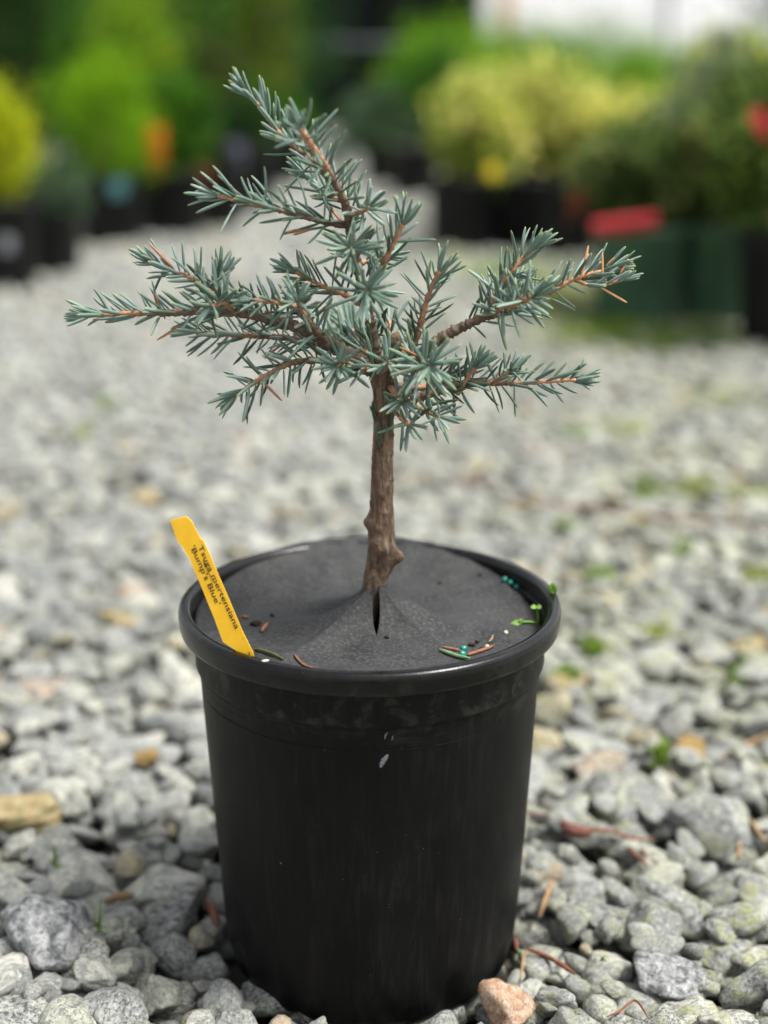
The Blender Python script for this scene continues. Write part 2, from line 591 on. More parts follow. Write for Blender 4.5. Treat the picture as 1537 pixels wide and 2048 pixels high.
# hero stones: the 300 that show largest and lie on top
S = np.array([s[:6] for s in stones])
u_, v_, dep_ = project(S[:, :3])
top = np.array([hm[min(max(int((s[0] - X0) / CELL), 0), NX - 1), min(max(int((s[1] - Y0) / CELL), 0), NY - 1)] for s in stones])
onview = (u_ > -10) & (u_ < 1547) & (v_ > 500) & (v_ < 2075) & (S[:, 2] + S[:, 5] > top - .0035)
behind_pot = (np.abs(u_ - 740) < 330 - np.clip(v_ - 1350, 0, 600) * .09) & (v_ > 1090)
onview &= ~behind_pot
score = np.where(onview, S[:, 3] / dep_, 0)
hero = set(np.argsort(-score)[:300 - len(special)].tolist()) | {i for i, s in enumerate(stones) if s[10]}

def tint_variant(name, cols):
    def b(nt, bs, out):
        g = NT(nt); c = g.coord('Object')
        n = g.noise(c, 2.6, 5, .65, .5); gr = g.noise(c, 9, 4, .75)
        base = g.ramp(n, [(.38, cols[0]), (.50, cols[1]), (.62, cols[2])])
        base = g.mix(g.ramp(gr, [(.53, 0), (.63, .75)]), base, cols[3])
        g.l(base, bs.inputs['Base Color']); bs.inputs['Roughness'].default_value = .8
        g.bump(g.math('ADD', gr, n), bs, .7, .0012)
    return mat(name, b)
SPM = {
    'ochre': tint_variant('ochre_stone', [(.12, .12, .05), (.26, .20, .095), (.33, .27, .15), (.14, .09, .04)]),
    'rust': tint_variant('rust_stone', [(.16, .10, .02), (.25, .155, .04), (.30, .22, .10), (.10, .06, .015)]),
    'orange': tint_variant('pinkish_granite', [(.22, .125, .07), (.31, .20, .125), (.34, .27, .21), (.09, .06, .04)]),
    'tan': tint_variant('tan_stone', [(.17, .135, .08), (.22, .20, .16), (.26, .19, .09), (.12, .09, .05)]),
    'dark': tint_variant('speckled_granite', [(.045, .05, .052), (.19, .195, .195), (.33, .335, .33), (.022, .025, .028)]),
}
sp_mesh = {}
for i in sorted(hero):
    x, y, z, a, b, c, p, rx, ry, rz, fx = stones[i]
    me = rock_hi[p]
    if fx:
        me = rock_hi[p].copy(); me.materials.clear(); me.materials.append(SPM[fx]); rx = ry = 0.1
        rz = rng.uniform(-.3, .3)
    o = add('stone', me, None, ground)
    o.location = (x, y, z); o.rotation_euler = (rx, ry, rz); o.scale = (a * 1.08, b * 1.08, c * 1.08)

rest = [s for i, s in enumerate(stones) if i not in hero]
R_ = np.array([s[:10] for s in rest])
pm = bpy.data.meshes.new('gravel')
pm.vertices.add(len(rest))
pm.vertices.foreach_set('co', R_[:, :3].astype(np.float32).ravel())
at_ = pm.attributes.new('rot', 'FLOAT_VECTOR', 'POINT'); at_.data.foreach_set('vector', R_[:, 7:10].astype(np.float32).ravel())
at_ = pm.attributes.new('scl', 'FLOAT_VECTOR', 'POINT'); at_.data.foreach_set('vector', (R_[:, 3:6] * 1.08).astype(np.float32).ravel())
at_ = pm.attributes.new('idx', 'INT', 'POINT'); at_.data.foreach_set('value', R_[:, 6].astype(np.int32))
pm.materials.append(M['stone'])
gravel = add('gravel', pm, None, ground)
gravel['kind'] = 'stuff'
proto_col = bpy.data.collections.new('gravel_shapes')
for k, me in enumerate(rock_lo):
    proto_col.objects.link(bpy.data.objects.new('stone_shape_%02d' % k, me))
ng = bpy.data.node_groups.new('gravel_scatter', 'GeometryNodeTree')
ng.interface.new_socket('Geometry', in_out='INPUT', socket_type='NodeSocketGeometry')
ng.interface.new_socket('Geometry', in_out='OUTPUT', socket_type='NodeSocketGeometry')
gi, go = ng.nodes.new('NodeGroupInput'), ng.nodes.new('NodeGroupOutput')
iop = ng.nodes.new('GeometryNodeInstanceOnPoints')
ci = ng.nodes.new('GeometryNodeCollectionInfo')
ci.inputs['Collection'].default_value = proto_col
ci.inputs['Separate Children'].default_value = True
ci.inputs['Reset Children'].default_value = True
iop.inputs['Pick Instance'].default_value = True
def named(nm, dt):
    n = ng.nodes.new('GeometryNodeInputNamedAttribute'); n.data_type = dt; n.inputs['Name'].default_value = nm
    return n.outputs['Attribute']
e2r = ng.nodes.new('FunctionNodeEulerToRotation')
ng.links.new(named('rot', 'FLOAT_VECTOR'), e2r.inputs[0])
ng.links.new(gi.outputs[0], iop.inputs['Points'])
ng.links.new(ci.outputs[0], iop.inputs['Instance'])
ng.links.new(named('idx', 'INT'), iop.inputs['Instance Index'])
ng.links.new(e2r.outputs[0], iop.inputs['Rotation'])
ng.links.new(named('scl', 'FLOAT_VECTOR'), iop.inputs['Scale'])
ng.links.new(iop.outputs[0], go.inputs[0])
gravel.modifiers.new('scatter', 'NODES').node_group = ng
print('stones', len(stones), 'mean top', float(hm[int((.3 - X0) / CELL), int((0 - Y0) / CELL):int((.6 - Y0) / CELL)].mean()))

def ground_top(x, y):
    i, j = int((x - X0) / CELL), int((y - Y0) / CELL)
    if 1 <= i < NX - 1 and 1 <= j < NY - 1: return float(hm[i - 1:i + 2, j - 1:j + 2].max())
    return GZ

# ------------------------------------------------------------------ foliage helper
def leaf_mesh(name, pos, dirs, size, cols, aspect=.5, seed=0):
    """one rhombic, slightly folded leaf at each position"""
    r_ = np.random.default_rng(seed)
    n = len(pos)
    D_ = dirs / (np.linalg.norm(dirs, axis=1)[:, None] + 1e-9)
    rv = r_.normal(size=(n, 3))
    S_ = np.cross(D_, rv); S_ /= np.linalg.norm(S_, axis=1)[:, None] + 1e-9
    U_ = np.cross(S_, D_)
    L = size * r_.uniform(.7, 1.3, n)
    W = L * aspect * .5
    v = np.empty((n, 4, 3))
    v[:, 0] = pos
    v[:, 1] = pos + D_ * (L * .5)[:, None] + S_ * W[:, None] + U_ * (W * .35)[:, None]
    v[:, 2] = pos + D_ * L[:, None]
    v[:, 3] = pos + D_ * (L * .5)[:, None] - S_ * W[:, None] + U_ * (W * .35)[:, None]
    me = bpy.data.meshes.new(name)
    me.vertices.add(n * 4)
    me.vertices.foreach_set('co', v.astype(np.float32).ravel())
    me.loops.add(n * 4)
    me.loops.foreach_set('vertex_index', np.arange(n * 4, dtype=np.int32))
    me.polygons.add(n)
    me.polygons.foreach_set('loop_start', np.arange(0, n * 4, 4, dtype=np.int32))
    me.polygons.foreach_set('loop_total', np.full(n, 4, np.int32))
    me.update(calc_edges=True)
    ca = me.attributes.new('tint', 'FLOAT_COLOR', 'POINT')
    c4 = np.ones((n, 4, 4), np.float32); c4[:, :, :3] = cols[:, None, :]
    ca.data.foreach_set('color', c4.ravel())
    return me

def crown_points(shape, h, rx, n, clumps, r_):
    """clumped points in a crown; z in 0..h"""
    c = []
    while len(c) < clumps:
        p = r_.uniform(-1, 1, 3)
        if np.linalg.norm(p) > 1 or (shape != 'loose' and np.linalg.norm(p) < .45): continue
        t = (p[2] + 1) / 2
        if shape == 'cone': w = (1 - t) ** .8 * 1.15 / max(.3, math.sqrt(max(1e-3, 1 - p[2] ** 2))) * .8
        elif shape == 'column': w = 1.0 if t < .7 else 1 - (t - .7) * 1.6
        else: w = 1.0
        c.append((p[0] * rx * w, p[1] * rx * w, t * h))
    c = np.array(c)
    k = r_.integers(0, clumps, n)
    spread = (rx * h) ** .5 * (.22 if shape != 'loose' else .17)
    off = r_.normal(size=(n, 3)) * spread * r_.uniform(.5, 1.1, clumps)[k][:, None]
    pts = c[k] + off
    ctr = np.array([0, 0, h * .4])
    d = pts - ctr; d /= np.linalg.norm(d, axis=1)[:, None] + 1e-9
    d = d + r_.normal(size=(n, 3)) * .7 + np.array([0, 0, .35])
    return pts, d, k

def palette(cols, k, n, clumps, r_, jitter=.25):
    cols = np.asarray(cols, float)
    pick = r_.integers(0, len(cols), clumps)
    own = np.where(r_.random(n) < .35, r_.integers(0, len(cols), n), pick[k])
    c = cols[own] * (1 + r_.normal(size=(n, 1)) * jitter)
    return np.clip(c, .002, .9)

plant_seed = [500]
def shrub(name, label, cat, base, z0, h, rx, shape, cols, n=2600, leaf=.016, clumps=26, aspect=.5, group=None, stem_r=.006):
    plant_seed[0] += 1
    r_ = np.random.default_rng(plant_seed[0])
    root = thing(name, label, cat, (base[0], base[1], z0 if z0 else 0), group)
    pts, d, k = crown_points(shape, h, rx, n, clumps, r_)
    keep = pts[:, 2] > -.02
    pts, d, k = pts[keep], d[keep], k[keep]
    cz = z0 + h * .06
    me = leaf_mesh('crown', pts + np.array([base[0], base[1], cz]), d, leaf, palette(cols, k, len(pts), clumps, r_), aspect, plant_seed[0])
    add('crown', me, M['leaf'], root)
    parts = []
    b = np.array([base[0], base[1], z0])
    for s in range(4):
        e = b + np.array([r_.normal() * rx * .35, r_.normal() * rx * .35, h * r_.uniform(.55, .9)])
        mid = (b + e) / 2 + np.array([r_.normal() * rx * .1, r_.normal() * rx * .1, 0])
        path = catmull([b - np.array([0, 0, .012]), mid, e], h / 8)
        parts.append(tube(path, np.linspace(stem_r, stem_r * .35, len(path)), 6))
    v, f = join(parts)
    add('trunk', mesh_from('trunk', v, f), M['stem'], root)
    return root

def far_pot(label, cx, cy, material, group=None, rt=.0815, h=.168, name='nursery_pot'):
    z = -.004
    root = thing(name, label, 'pot', (cx, cy, z), group)
    prof = [(0, 0), (rt * .80, 0), (rt * .83, .006), (rt * .93, h * .86), (rt * .955, h * .87), (rt * .965, h * .94)]
    v, f = lathe([(r, zz + z) for r, zz in prof], 40)
    v = [(a + cx, b + cy, c) for a, b, c in v]
    add('body', mesh_from('body', v, f), material, root)
    rim = [(rt * .93, h * .935), (rt, h * .94), (rt * 1.0, h * .985), (rt * .985, h), (rt * .95, h * .995), (rt * .92, h * .93), (rt * .90, h * .80)]
    v, f = lathe([(r, zz + z) for r, zz in rim], 40)
    v = [(a + cx, b + cy, c) for a, b, c in v]
    add('rim', mesh_from('rim', v, f), material, root)
    v, f = lathe([(0, h * .86 + z), (rt * .905, h * .86 + z)], 24)
    v = [(a + cx, b + cy, c) for a, b, c in v]
    add('soil', mesh_from('soil', v, f), M['soil'], root)
    return h * .86 + z

def far_tag(name, label, px, py, wpx, hpx, y, material, tilt=0.0, lean=0.2, foot=None):
    """a plastic plant tag: bent strip with a stake, standing in its pot"""
    c = at_y(px, py, y); m = project(c)[2] / FPX
    w, h = wpx * m, hpx * m
    v, f = [], []
    for i in range(7):
        t = i / 6 - .5
        for s in (-1, 1):
            for q in (0, .0012):
                v.append((s * w / 2, -.10 * w * math.cos(t * 3) * lean + q, t * h))
    for i in range(6):
        a, b = i * 4, i * 4 + 4
        f += [(a, a + 2, b + 2, b), (a + 3, a + 1, b + 1, b + 3), (a + 1, a, b, b + 1), (a + 2, a + 3, b + 3, b + 2)]
    f += [(0, 1, 3, 2), (24, 26, 27, 25)]
    if foot is not None:
        zf = foot - c[2]
        o = len(v)
        for zz, ww in ((-h / 2 + .002, w * .3), (zf, w * .18)):
            for s in (-1, 1):
                for q in (.0002, .0010): v.append((s * ww / 2, q + (.06 if zz == zf else 0), zz))
        f += [(o, o + 4, o + 6, o + 2), (o + 1, o + 3, o + 7, o + 5), (o, o + 1, o + 5, o + 4), (o + 2, o + 6, o + 7, o + 3)]
    o_ = add(name, mesh_from(name, v, f, False), material)
    o_.location = tuple(c); o_.rotation_euler = (0, tilt, 0)
    return tag(o_, label, 'plant tag')

# ------------------------------------------------------------------ far structures
tun = thing('greenhouse', 'long white plastic film greenhouse beyond the hedge', 'greenhouse', (8.5, 17, 0))
gx0, gx1, gy = .47, 16.0, 12.2
v, f = [], []
NA = 22
for xi in np.linspace(gx0, gx1, 14):
    for a in np.linspace(0, PI, NA):
        yy = gy + 3.4 - 3.4 * math.cos(a); zz = .9 * min(1, 1) + 2.3 * math.sin(a) if 0 < a < PI else 0
        v.append((xi, yy, zz))
for i in range(13):
    for k in range(NA - 1):
        f.append((i * NA + k, (i + 1) * NA + k, (i + 1) * NA + k + 1, i * NA + k + 1))
add('film', mesh_from('film', v, f), M['poly'], tun)
for xi in np.linspace(gx0, gx1, 9):
    path = [(xi, gy + 3.4 - 3.43 * math.cos(a), .9 + 2.33 * math.sin(a)) for a in np.linspace(.05, PI - .05, 20)]
    path = [(xi, gy - .03, 0)] + path + [(xi, gy + 6.83, 0)]
    tv, tf = tube(path, .02, 6)
    add('hoop', mesh_from('hoop', tv, tf), M['rail'], tun)
ev = [(gx0 - .01, q[1], q[2]) for q in v[:NA]]
add('end_wall', mesh_from('end_wall', ev, [tuple(range(NA))], False), M['poly'], tun)
post = add('wooden_post', mesh_from('wooden_post', *join([tube([(1.05, 11.9, 0), (1.03, 11.9, .6), (1.0, 11.9, 1.25)], [.06, .058, .05], 8)])), M['wood'])
tag(post, 'weathered tan wooden post in front of the white greenhouse', 'post')

scr = thing('deep_shade', 'deep shade built as a black cloth screen at the far end of the gravel path', 'backdrop', (-.2, 9.4, 0))  # black sheet put in for the deep shade at the path end
sv = []
for i in range(25):
    x = -1.55 + i * .0895
    for z in np.linspace(-.02, 3.2, 8):
        sv.append((x, 9.4 + .03 * math.sin(i * 1.3) + .02 * math.sin(z * 3 + i), z))
sf = [(i * 8 + k, (i + 1) * 8 + k, (i + 1) * 8 + k + 1, i * 8 + k + 1) for i in range(24) for k in range(7)]
cl = mesh_from('sheet', sv, sf)
add('sheet', cl, M['backdrop'], scr)
tv, tf = tube([(-1.6, 9.31, .565), (-.5, 9.30, .575), (.62, 9.31, .565)], .022, 8)
add('rail', mesh_from('rail', tv, tf), M['rail'], scr)
for x in (-1.58, .62):
    tv, tf = tube([(x, 9.36, -.02), (x, 9.36, 1.6), (x, 9.36, 3.25)], .03, 8)
    add('post', mesh_from('post', tv, tf), M['rail'], scr)

# ------------------------------------------------------------------ plants behind, left of the path
GREEN = [(.045, .13, .012), (.065, .175, .014), (.03, .09, .012)]
BRIGHT = [(.14, .30, .008), (.21, .37, .010), (.085, .21, .008)]
LIME = [(.42, .46, .015), (.50, .50, .02), (.28, .36, .015)]
DARK = [(.016, .045, .010), (.024, .062, .012), (.012, .034, .010)]
GOLD = [(.20, .22, .012), (.10, .16, .012), (.05, .10, .012)]
VARI = [(.62, .60, .15), (.48, .52, .09), (.22, .33, .05), (.68, .62, .20), (.13, .23, .035)]
OLIVE = [(.12, .18, .045), (.06, .10, .024), (.26, .28, .09), (.04, .07, .02)]
DUSTY = [(.06, .11, .055), (.045, .085, .045), (.09, .14, .07)]

def on_ground(px, py): return at_z(px, py, .0)

def potted(px, base_py, plabel, material, group=None, rt=.0815, h=.168):
    g_ = on_ground(px, base_py)
    cx, cy = g_[0], g_[1] + rt * .8
    return cx, cy, far_pot(plabel, cx, cy, material, group, rt, h)

cx, cy, sz = potted(78, 562, 'black nursery pot under the low dusty green conifer', M['black_pot'])
shrub('spreading_conifer', 'low dusty green conifer spilling over its black pot', 'shrub', (cx, cy), sz - .03, .10, .10, 'loose', DUSTY, 2600, .018, 26, .25)
cx, cy, sz = potted(-18, 590, 'black nursery pot with a white tag, under the lime ball shrub', M['black_pot'])
shrub('lime_shrub', 'rounded lime yellow shrub glowing beside the dusty conifer', 'shrub', (cx - .012, cy + .05), sz + .02, .175, .058, 'ball', LIME, 5200, .015, 40, .45)
far_tag('plant_tag', 'white tag on the black pot under the lime shrub', 16, 488, 24, 34, cy - .083, M['white_tag'], .1, .3)
cx, cy, sz = potted(218, 498, 'black pot of the bright green conifer with lime top', M['black_pot'])
Y_c = cy
shrub('conical_conifer', 'bright green bushy conifer with lime green upper shoots', 'conifer', (cx - .01, cy + .03), sz, .25, .11, 'ball', BRIGHT, 5200, .016, 42, .35)
shrub('lime_topped_conifer', 'tall yellow green conifer behind the bright bushy one', 'conifer', (cx + .02, cy + .30), sz - .16, .62, .105, 'cone', [(.15, .27, .012), (.24, .33, .012), (.09, .20, .012)], 5200, .018, 44, .35)
far_tag('plant_tag', 'teal tag on the rim of the bright conifer pot', 237, 378, 34, 34, cy - .085, M['teal_tag'], 0, .5, sz - .02)
cx, cy, sz = potted(342, 482, 'black pot with the orange red tag standing in it', M['black_pot'])
shrub('leafy_shrub', 'mid green leafy shrub behind the orange red tag', 'shrub', (cx, cy + .04), sz, .24, .085, 'loose', GREEN, 3000, .02, 28, .45)
far_tag('plant_tag', 'orange red plant tag upright among the black pots', 310, 288, 38, 72, cy - .125, M['orange_tag'], .05, .4, sz)
cx, cy, sz = potted(428, 464, 'black pot with a dull red tag, beside the purple tagged pot', M['black_pot'])
shrub('leafy_shrub', 'small dark green shrub above the dull red tag', 'shrub', (cx, cy + .02), sz, .15, .07, 'loose', DARK, 2200, .018, 24, .45)
far_tag('plant_tag', 'dull red tag low in a black pot', 400, 349, 42, 36, cy - .10, plain('dull_red_tag', (.30, .03, .02), .5, .4, .2, 40), .2, .4, sz)
cx, cy, sz = potted(500, 425, 'black pot with the purple grey tag', M['black_pot'])
shrub('leafy_shrub', 'dark green shrub right behind the purple grey tag', 'shrub', (cx, cy + .04), sz, .16, .08, 'loose', DARK, 2200, .02, 24, .45)
far_tag('plant_tag', 'purple grey plant tag standing in a black pot', 470, 318, 42, 92, cy - .11, M['purple_tag'], .03, .4, sz)
# rear rows, left
rowpots = [(120, 440), (260, 425), (20, 455), (370, 405), (470, 385), (560, 378), (190, 395), (300, 380), (420, 362), (520, 352)]
for px, py in rowpots:
    potted(px, py, 'black nursery pot in the crowded rear rows left of the path', M['black_pot'], 'rear row pots left of the path')
cols_left = [(-40, 5.0, .95, .20, 'column', GREEN, 'dark leafy column conifer behind the lime shrub'),
             (60, 4.6, .90, .19, 'column', DARK, 'very dark column conifer beside the yellow green one'),
             (150, 5.6, 1.1, .24, 'column', GREEN, 'deep green column conifer rising behind the bright conifer'),
             (330, 5.2, 1.0, .22, 'column', [(.03, .085, .014), (.045, .12, .014), (.06, .145, .016)], 'mid green column conifer behind the orange red tag'),
             (432, 6.2, 1.2, .22, 'column', DARK, 'blackish green column conifer left of the gold streaked one'),
             (508, 6.0, 1.15, .12, 'column', GOLD, 'narrow gold streaked column conifer'),
             (560, 6.8, 1.3, .20, 'column', [(.024, .075, .018), (.035, .10, .02), (.018, .055, .014)], 'mid green column conifer next to the black screen'),
             (255, 4.4, .60, .16, 'ball', GREEN, 'round green shrub behind the yellow green conifer'),
             (390, 4.6, .46, .15, 'loose', [(.04, .09, .014), (.07, .06, .02), (.03, .07, .012)], 'bronze tinged green shrub behind the dull red tag'),
             (540, 5.2, .30, .15, 'loose', GREEN, 'low leafy green shrub at the left edge of the path end')]
for px, yy, h, rx, shp, cl_, lab in cols_left:
    p = at_y(px, 300, yy)
    shrub('column_conifer' if shp == 'column' else 'leafy_shrub', lab, 'conifer' if shp == 'column' else 'shrub', (p[0], p[1]), -.01, h, rx, shp, cl_, 6500, .03, 60, .4, None, .018)
# tall trees that close the view on the left
for k, (px, yy, h, rx, cl_, lab) in enumerate([(-120, 8.2, 3.0, .95, GREEN, 'tall broad dark tree far left'), (120, 8.8, 3.2, .9, DARK, 'tall dark tree behind the column conifers'),
                                    (330, 9.2, 3.2, .9, GREEN, 'tall green tree behind the orange red tag side'), (400, 9.8, 3.4, .7, GREEN, 'tall green tree next to the black screen edge')]):
    p = at_y(px, 200, yy)
    shrub('tall_tree', lab, 'tree', (p[0], p[1]), -.01, h, rx, 'column', cl_, 14000, .06, 110, .45, None, .07)

# ------------------------------------------------------------------ far end of the path
cx, cy, sz = potted(690, 345, 'pale whitish pot at the far end of the path', M['pale_pot'], None, .10, .17)
for px, py, lab in ((770, 372, 'black pot at the right edge of the path end'), (830, 400, 'black pot between the path end and the variegated shrubs')):
    cx, cy, sz = potted(px, py, lab, M['black_pot'])
shrub('leafy_shrub', 'dusky olive shrub low at the right edge of the path end', 'shrub', (at_y(770, 300, 4.6)[0], 4.6), .10, .22, .16, 'loose', DUSTY, 3000, .024, 30, .45)
shrub('round_shrub', 'dark green rounded shrub between screen and variegated shrubs', 'shrub', (at_y(872, 200, 4.7)[0], 4.7), .02, .42, .14, 'ball', [(.04, .12, .012), (.06, .165, .014), (.03, .085, .012)], 6500, .024, 60, .45)

# ------------------------------------------------------------------ plants behind, right of the path
cx, cy, sz = potted(926, 512, 'black pot below the pale variegated shrub by the path', M['black_pot'])
vs = [(965, cy + .05, .20, .085, sz, 'pale yellow variegated shrub beside the gravel path'),
      (1095, cy + .16, .245, .105, .12, 'tallest yellow variegated shrub, pyramid shaped'),
      (965, cy + .55, .24, .085, .12, 'narrow yellow variegated shrub behind the path side one'),
      (1215, cy + .08, .19, .105, .14, 'yellow cream variegated shrub behind the red tag'),
      (1180, cy + .45, .20, .10, .12, 'cream variegated shrub between the pyramid and the red tag'),
      (1330, cy + .28, .18, .11, .14, 'yellow flecked shrub behind the second green pot'),
      (1440, cy + .50, .28, .12, .14, 'pale cream variegated shrub behind the grey green shoots')]
for px, yy, h, rx, z0, lab in vs:
    p = at_y(px, 300, yy)
    shrub('variegated_shrub', lab, 'shrub', (p[0], yy), z0, h, rx, 'loose' if 'tallest' not in lab else 'cone', VARI, 5000, .022, 46, .55)
for px, py, lab in ((1375, 600, 'black pot added to darken the gap between the two green pots'), (1050, 508, 'black pot in the dark gap beside the green pots'), (1130, 520, 'black pot half hidden behind the first green pot'), (1235, 520, 'black pot behind the red tagged green pot'), (1390, 510, 'black pot behind the second green pot')):  # first pot is added to darken the gap, where bright gravel showed
    potted(px, py, lab, M['black_pot'])
far_tag('plant_tag', 'bright yellow tag in the variegated shrub by the path', 985, 343, 26, 26, cy - .09, M['yellow_tag'], .5, .4, sz)
cx1, cy1, sz1 = potted(1285, 658, 'green plastic pot with a red tag on its rim', M['green_pot'], None, .079, .160)
cx2, cy2, sz2 = potted(1462, 655, 'green plastic pot next to the black pot', M['green_pot'], None, .079, .160)
cx3, cy3, sz3 = potted(1598, 712, 'large black pot beside the green pots', M['black_pot'], None, .082, .172)
shrub('leafy_shrub', 'dark olive shrub growing in the red tagged green pot', 'shrub', (cx1, cy1 + .05), sz1 + .02, .15, .085, 'loose', OLIVE, 3600, .02, 34, .5)
shrub('leafy_shrub', 'dark olive shrub growing in the second green pot', 'shrub', (cx2, cy2 + .03), sz2 + .01, .17, .10, 'loose', OLIVE, 4200, .02, 38, .5)
shrub('leafy_shrub', 'dark green shrub growing in the large black pot', 'shrub', (cx3, cy3 + .02), sz3, .24, .13, 'loose', [(.06, .11, .02), (.035, .07, .016), (.11, .16, .03)], 4200, .02, 38, .5)
shrub('grey_green_shrub', 'upright grey green shrub between the variegated shrubs', 'shrub', (at_y(1400, 300, 2.3)[0], 2.3), .14, .30, .07, 'loose', [(.15, .20, .14), (.10, .14, .09), (.20, .24, .15)], 2600, .022, 26, .3)
rt_ = far_tag('plant_tag', 'wide red tag lying across the rim of a green pot', 1250, 449, 128, 32, cy1 - .082, M['red_tag'], -.12, .5)
far_tag('plant_tag', 'red tag high among the leaves at the black pot shrub', 1522, 243, 30, 54, cy3 - .13, M['red_tag'], -.6, .4, sz3 + .12)
far_tag('plant_tag', 'small rusty red tag beside the first green pot', 1156, 402, 34, 40, cy1 + .1, plain('rusty_tag', (.26, .06, .03), .6, .3, .2, 40), .2, .4, .14)
for k, (px, yy, h, rx, cl_, lab) in enumerate([
        (875, 6.0, .44, .17, BRIGHT, 'bright green rounded shrub by the black screen'),
        (900, 5.6, .53, .25, BRIGHT, 'bright green rounded shrub above the path side variegated one'),
        (1010, 5.9, .51, .25, [(.13, .28, .012), (.20, .33, .014), (.08, .19, .012)], 'yellowish green rounded shrub in the rear hedge row'),
        (1120, 5.6, .50, .25, BRIGHT, 'bright green rounded shrub behind the pyramid variegated one'),
        (1230, 5.8, .51, .25, [(.12, .26, .012), (.18, .31, .014), (.07, .18, .012)], 'fresh green rounded shrub in the middle of the rear row'),
        (1330, 5.5, .46, .24, BRIGHT, 'bright green rounded shrub behind the yellow flecked one'),
        (1450, 5.7, .47, .25, BRIGHT, 'bright green rounded shrub in front of the greenhouse side'),
        (1570, 5.4, .48, .26, GREEN, 'deep green rounded shrub at the end of the rear row')]):
    p = at_y(px, 200, yy)
    shrub('round_shrub', lab, 'shrub', (p[0], yy), -.01, h, rx, 'ball', cl_, 7000, .024, 64, .45, None, .012)
p = at_y(1590, 60, 7.0)
shrub('dark_tree', 'dark leaning tree overhanging beside the greenhouse', 'tree', (p[0] + .25, 7.0), .35, 1.7, .45, 'ball', DARK, 9000, .04, 60, .45, None, .03)

# ------------------------------------------------------------------ moss and weeds on the gravel (stuff)
mp, md, mk = [], [], []
def mossy(px, py, wpx, hpx, n, col):
    r_ = rng
    for _ in range(n):
        g_ = at_z(px + r_.normal() * wpx * .4, py + r_.normal() * hpx * .4, .0)
        zt = ground_top(g_[0], g_[1])
        mp.append((g_[0], g_[1], zt - .002)); md.append((r_.normal() * .6, r_.normal() * .6, .9)); mk.append(np.array(col) * r_.uniform(.6, 1.4))
Gm, Ym = (.17, .26, .035), (.27, .31, .07)
for a in [(1110, 600, 130, 50, 3800, Ym), (1215, 665, 130, 36, 4200, Gm), (1010, 550, 120, 36, 2400, Gm), (1330, 690, 130, 30, 1500, Gm), (900, 528, 60, 20, 400, Gm),
          (1480, 690, 70, 22, 700, Gm), (1130, 690, 90, 24, 700, Ym), (1400, 640, 50, 70, 900, Gm), (1145, 890, 40, 14, 130, Gm), (1290, 1000, 40, 20, 160, Gm), (1400, 1000, 60, 26, 180, Ym), (1500, 1015, 50, 16, 160, Ym),
          (1140, 1078, 36, 12, 110, Gm), (1200, 1180, 30, 14, 70, Gm), (1320, 1550, 22, 14, 50, Gm), (1310, 1300, 36, 16, 90, Ym), (1180, 1330, 30, 14, 60, Gm), (1360, 1130, 30, 14, 70, Gm), (1510, 1180, 40, 20, 90, Ym),
          (1140, 1390, 24, 12, 50, Gm), (1470, 1390, 24, 14, 40, Gm), (215, 830, 26, 14, 60, Gm), (170, 890, 26, 20, 50, Ym), (1250, 880, 60, 20, 120, Ym), (1430, 820, 80, 20, 150, Ym)]:
    mossy(*a)
me = leaf_mesh('moss', np.array(mp), np.array(md), .007, np.array(mk), .5, 5)
tag(add('moss', me, M['leaf']), 'patches of green moss and weeds among the gravel', 'moss', None, 'stuff')

# ------------------------------------------------------------------ the pot
H = .167
RO = .0825
pot = thing('nursery_pot', 'large black plastic nursery pot holding the small blue conifer', 'pot', (0, 0, 0))
def pot_part(name, prof, n=160, material=None):
    v, f = lathe(prof, n)
    return add(name, mesh_from(name, v, f), material or M['plastic'], pot)
lip = [(.0757, H - .0102), (.0775, H - .0101), (.0800, H - .0100), (.0812, H - .0098), (.0819, H - .0092), (.0822, H - .0080), (.0825, H - .0040), (.0825, H - .0022), (.0821, H - .0009), (.0812, H - .0002),
       (.0795, H), (.0780, H - .0002), (.0771, H - .0012), (.0768, H - .004), (.0766, H - .008)]
pot_part('rim', lip, 160, M['rim'])
band = [(.0762, H - .0100), (.0763, H - .0130), (.0760, H - .0225), (.0761, H - .0246), (.0760, H - .0252), (.0754, H - .0256), (.0744, H - .0259), (.0742, H - .0268)]
pot_part('band', band)
body = [(.0744, H - .0262), (.0738, H - .035), (.0722, H - .065), (.0706, H - .095), (.0690, H - .125), (.0682, H - .140), (.0676, H - .1500), (.0671, H - .1560), (.0664, H - .1605), (.0655, H - .1645), (.0645, H - .1690), (.0630, H - .1715), (0, H - .1715)]
fine = []
for (a, b) in zip(body[:-1], body[1:]):
    for t in np.linspace(0, 1, 5)[:-1]: fine.append((a[0] + (b[0] - a[0]) * t, a[1] + (b[1] - a[1]) * t))
fine.append(body[-1])
v, f = lathe(fine, 160)
v2 = []
for x, y, z in v:
    a = math.atan2(y, x); r = math.hypot(x, y)
    k = 1 + .0016 * math.sin(3 * a + 1 + z * 20) + .0012 * math.sin(5 * a + z * 35)
    if z < .020 and r > .05:                       # drain notches round the foot
        k *= 1 - .022 * max(0, math.cos(12 * a)) ** 6 * min(1, (.020 - z) / .008)
    v2.append((x * k, y * k, z))
add('body', mesh_from('body', v2, f), M['plastic'], pot)
inner = [(.0767, H - .0078)]
for i in range(9):
    z = H - .0085 - i * .0034
    inner += [(.0763 - i * .00035, z), (.0757 - i * .00035, z - .0010), (.0757 - i * .00035, z - .0018), (.0763 - i * .00035, z - .0027)]
pot_part('inner_wall', inner)
v, f = lathe([(0, H - .034), (.074, H - .036)], 64)
add('soil', mesh_from('soil', v, f), M['soil'], pot)
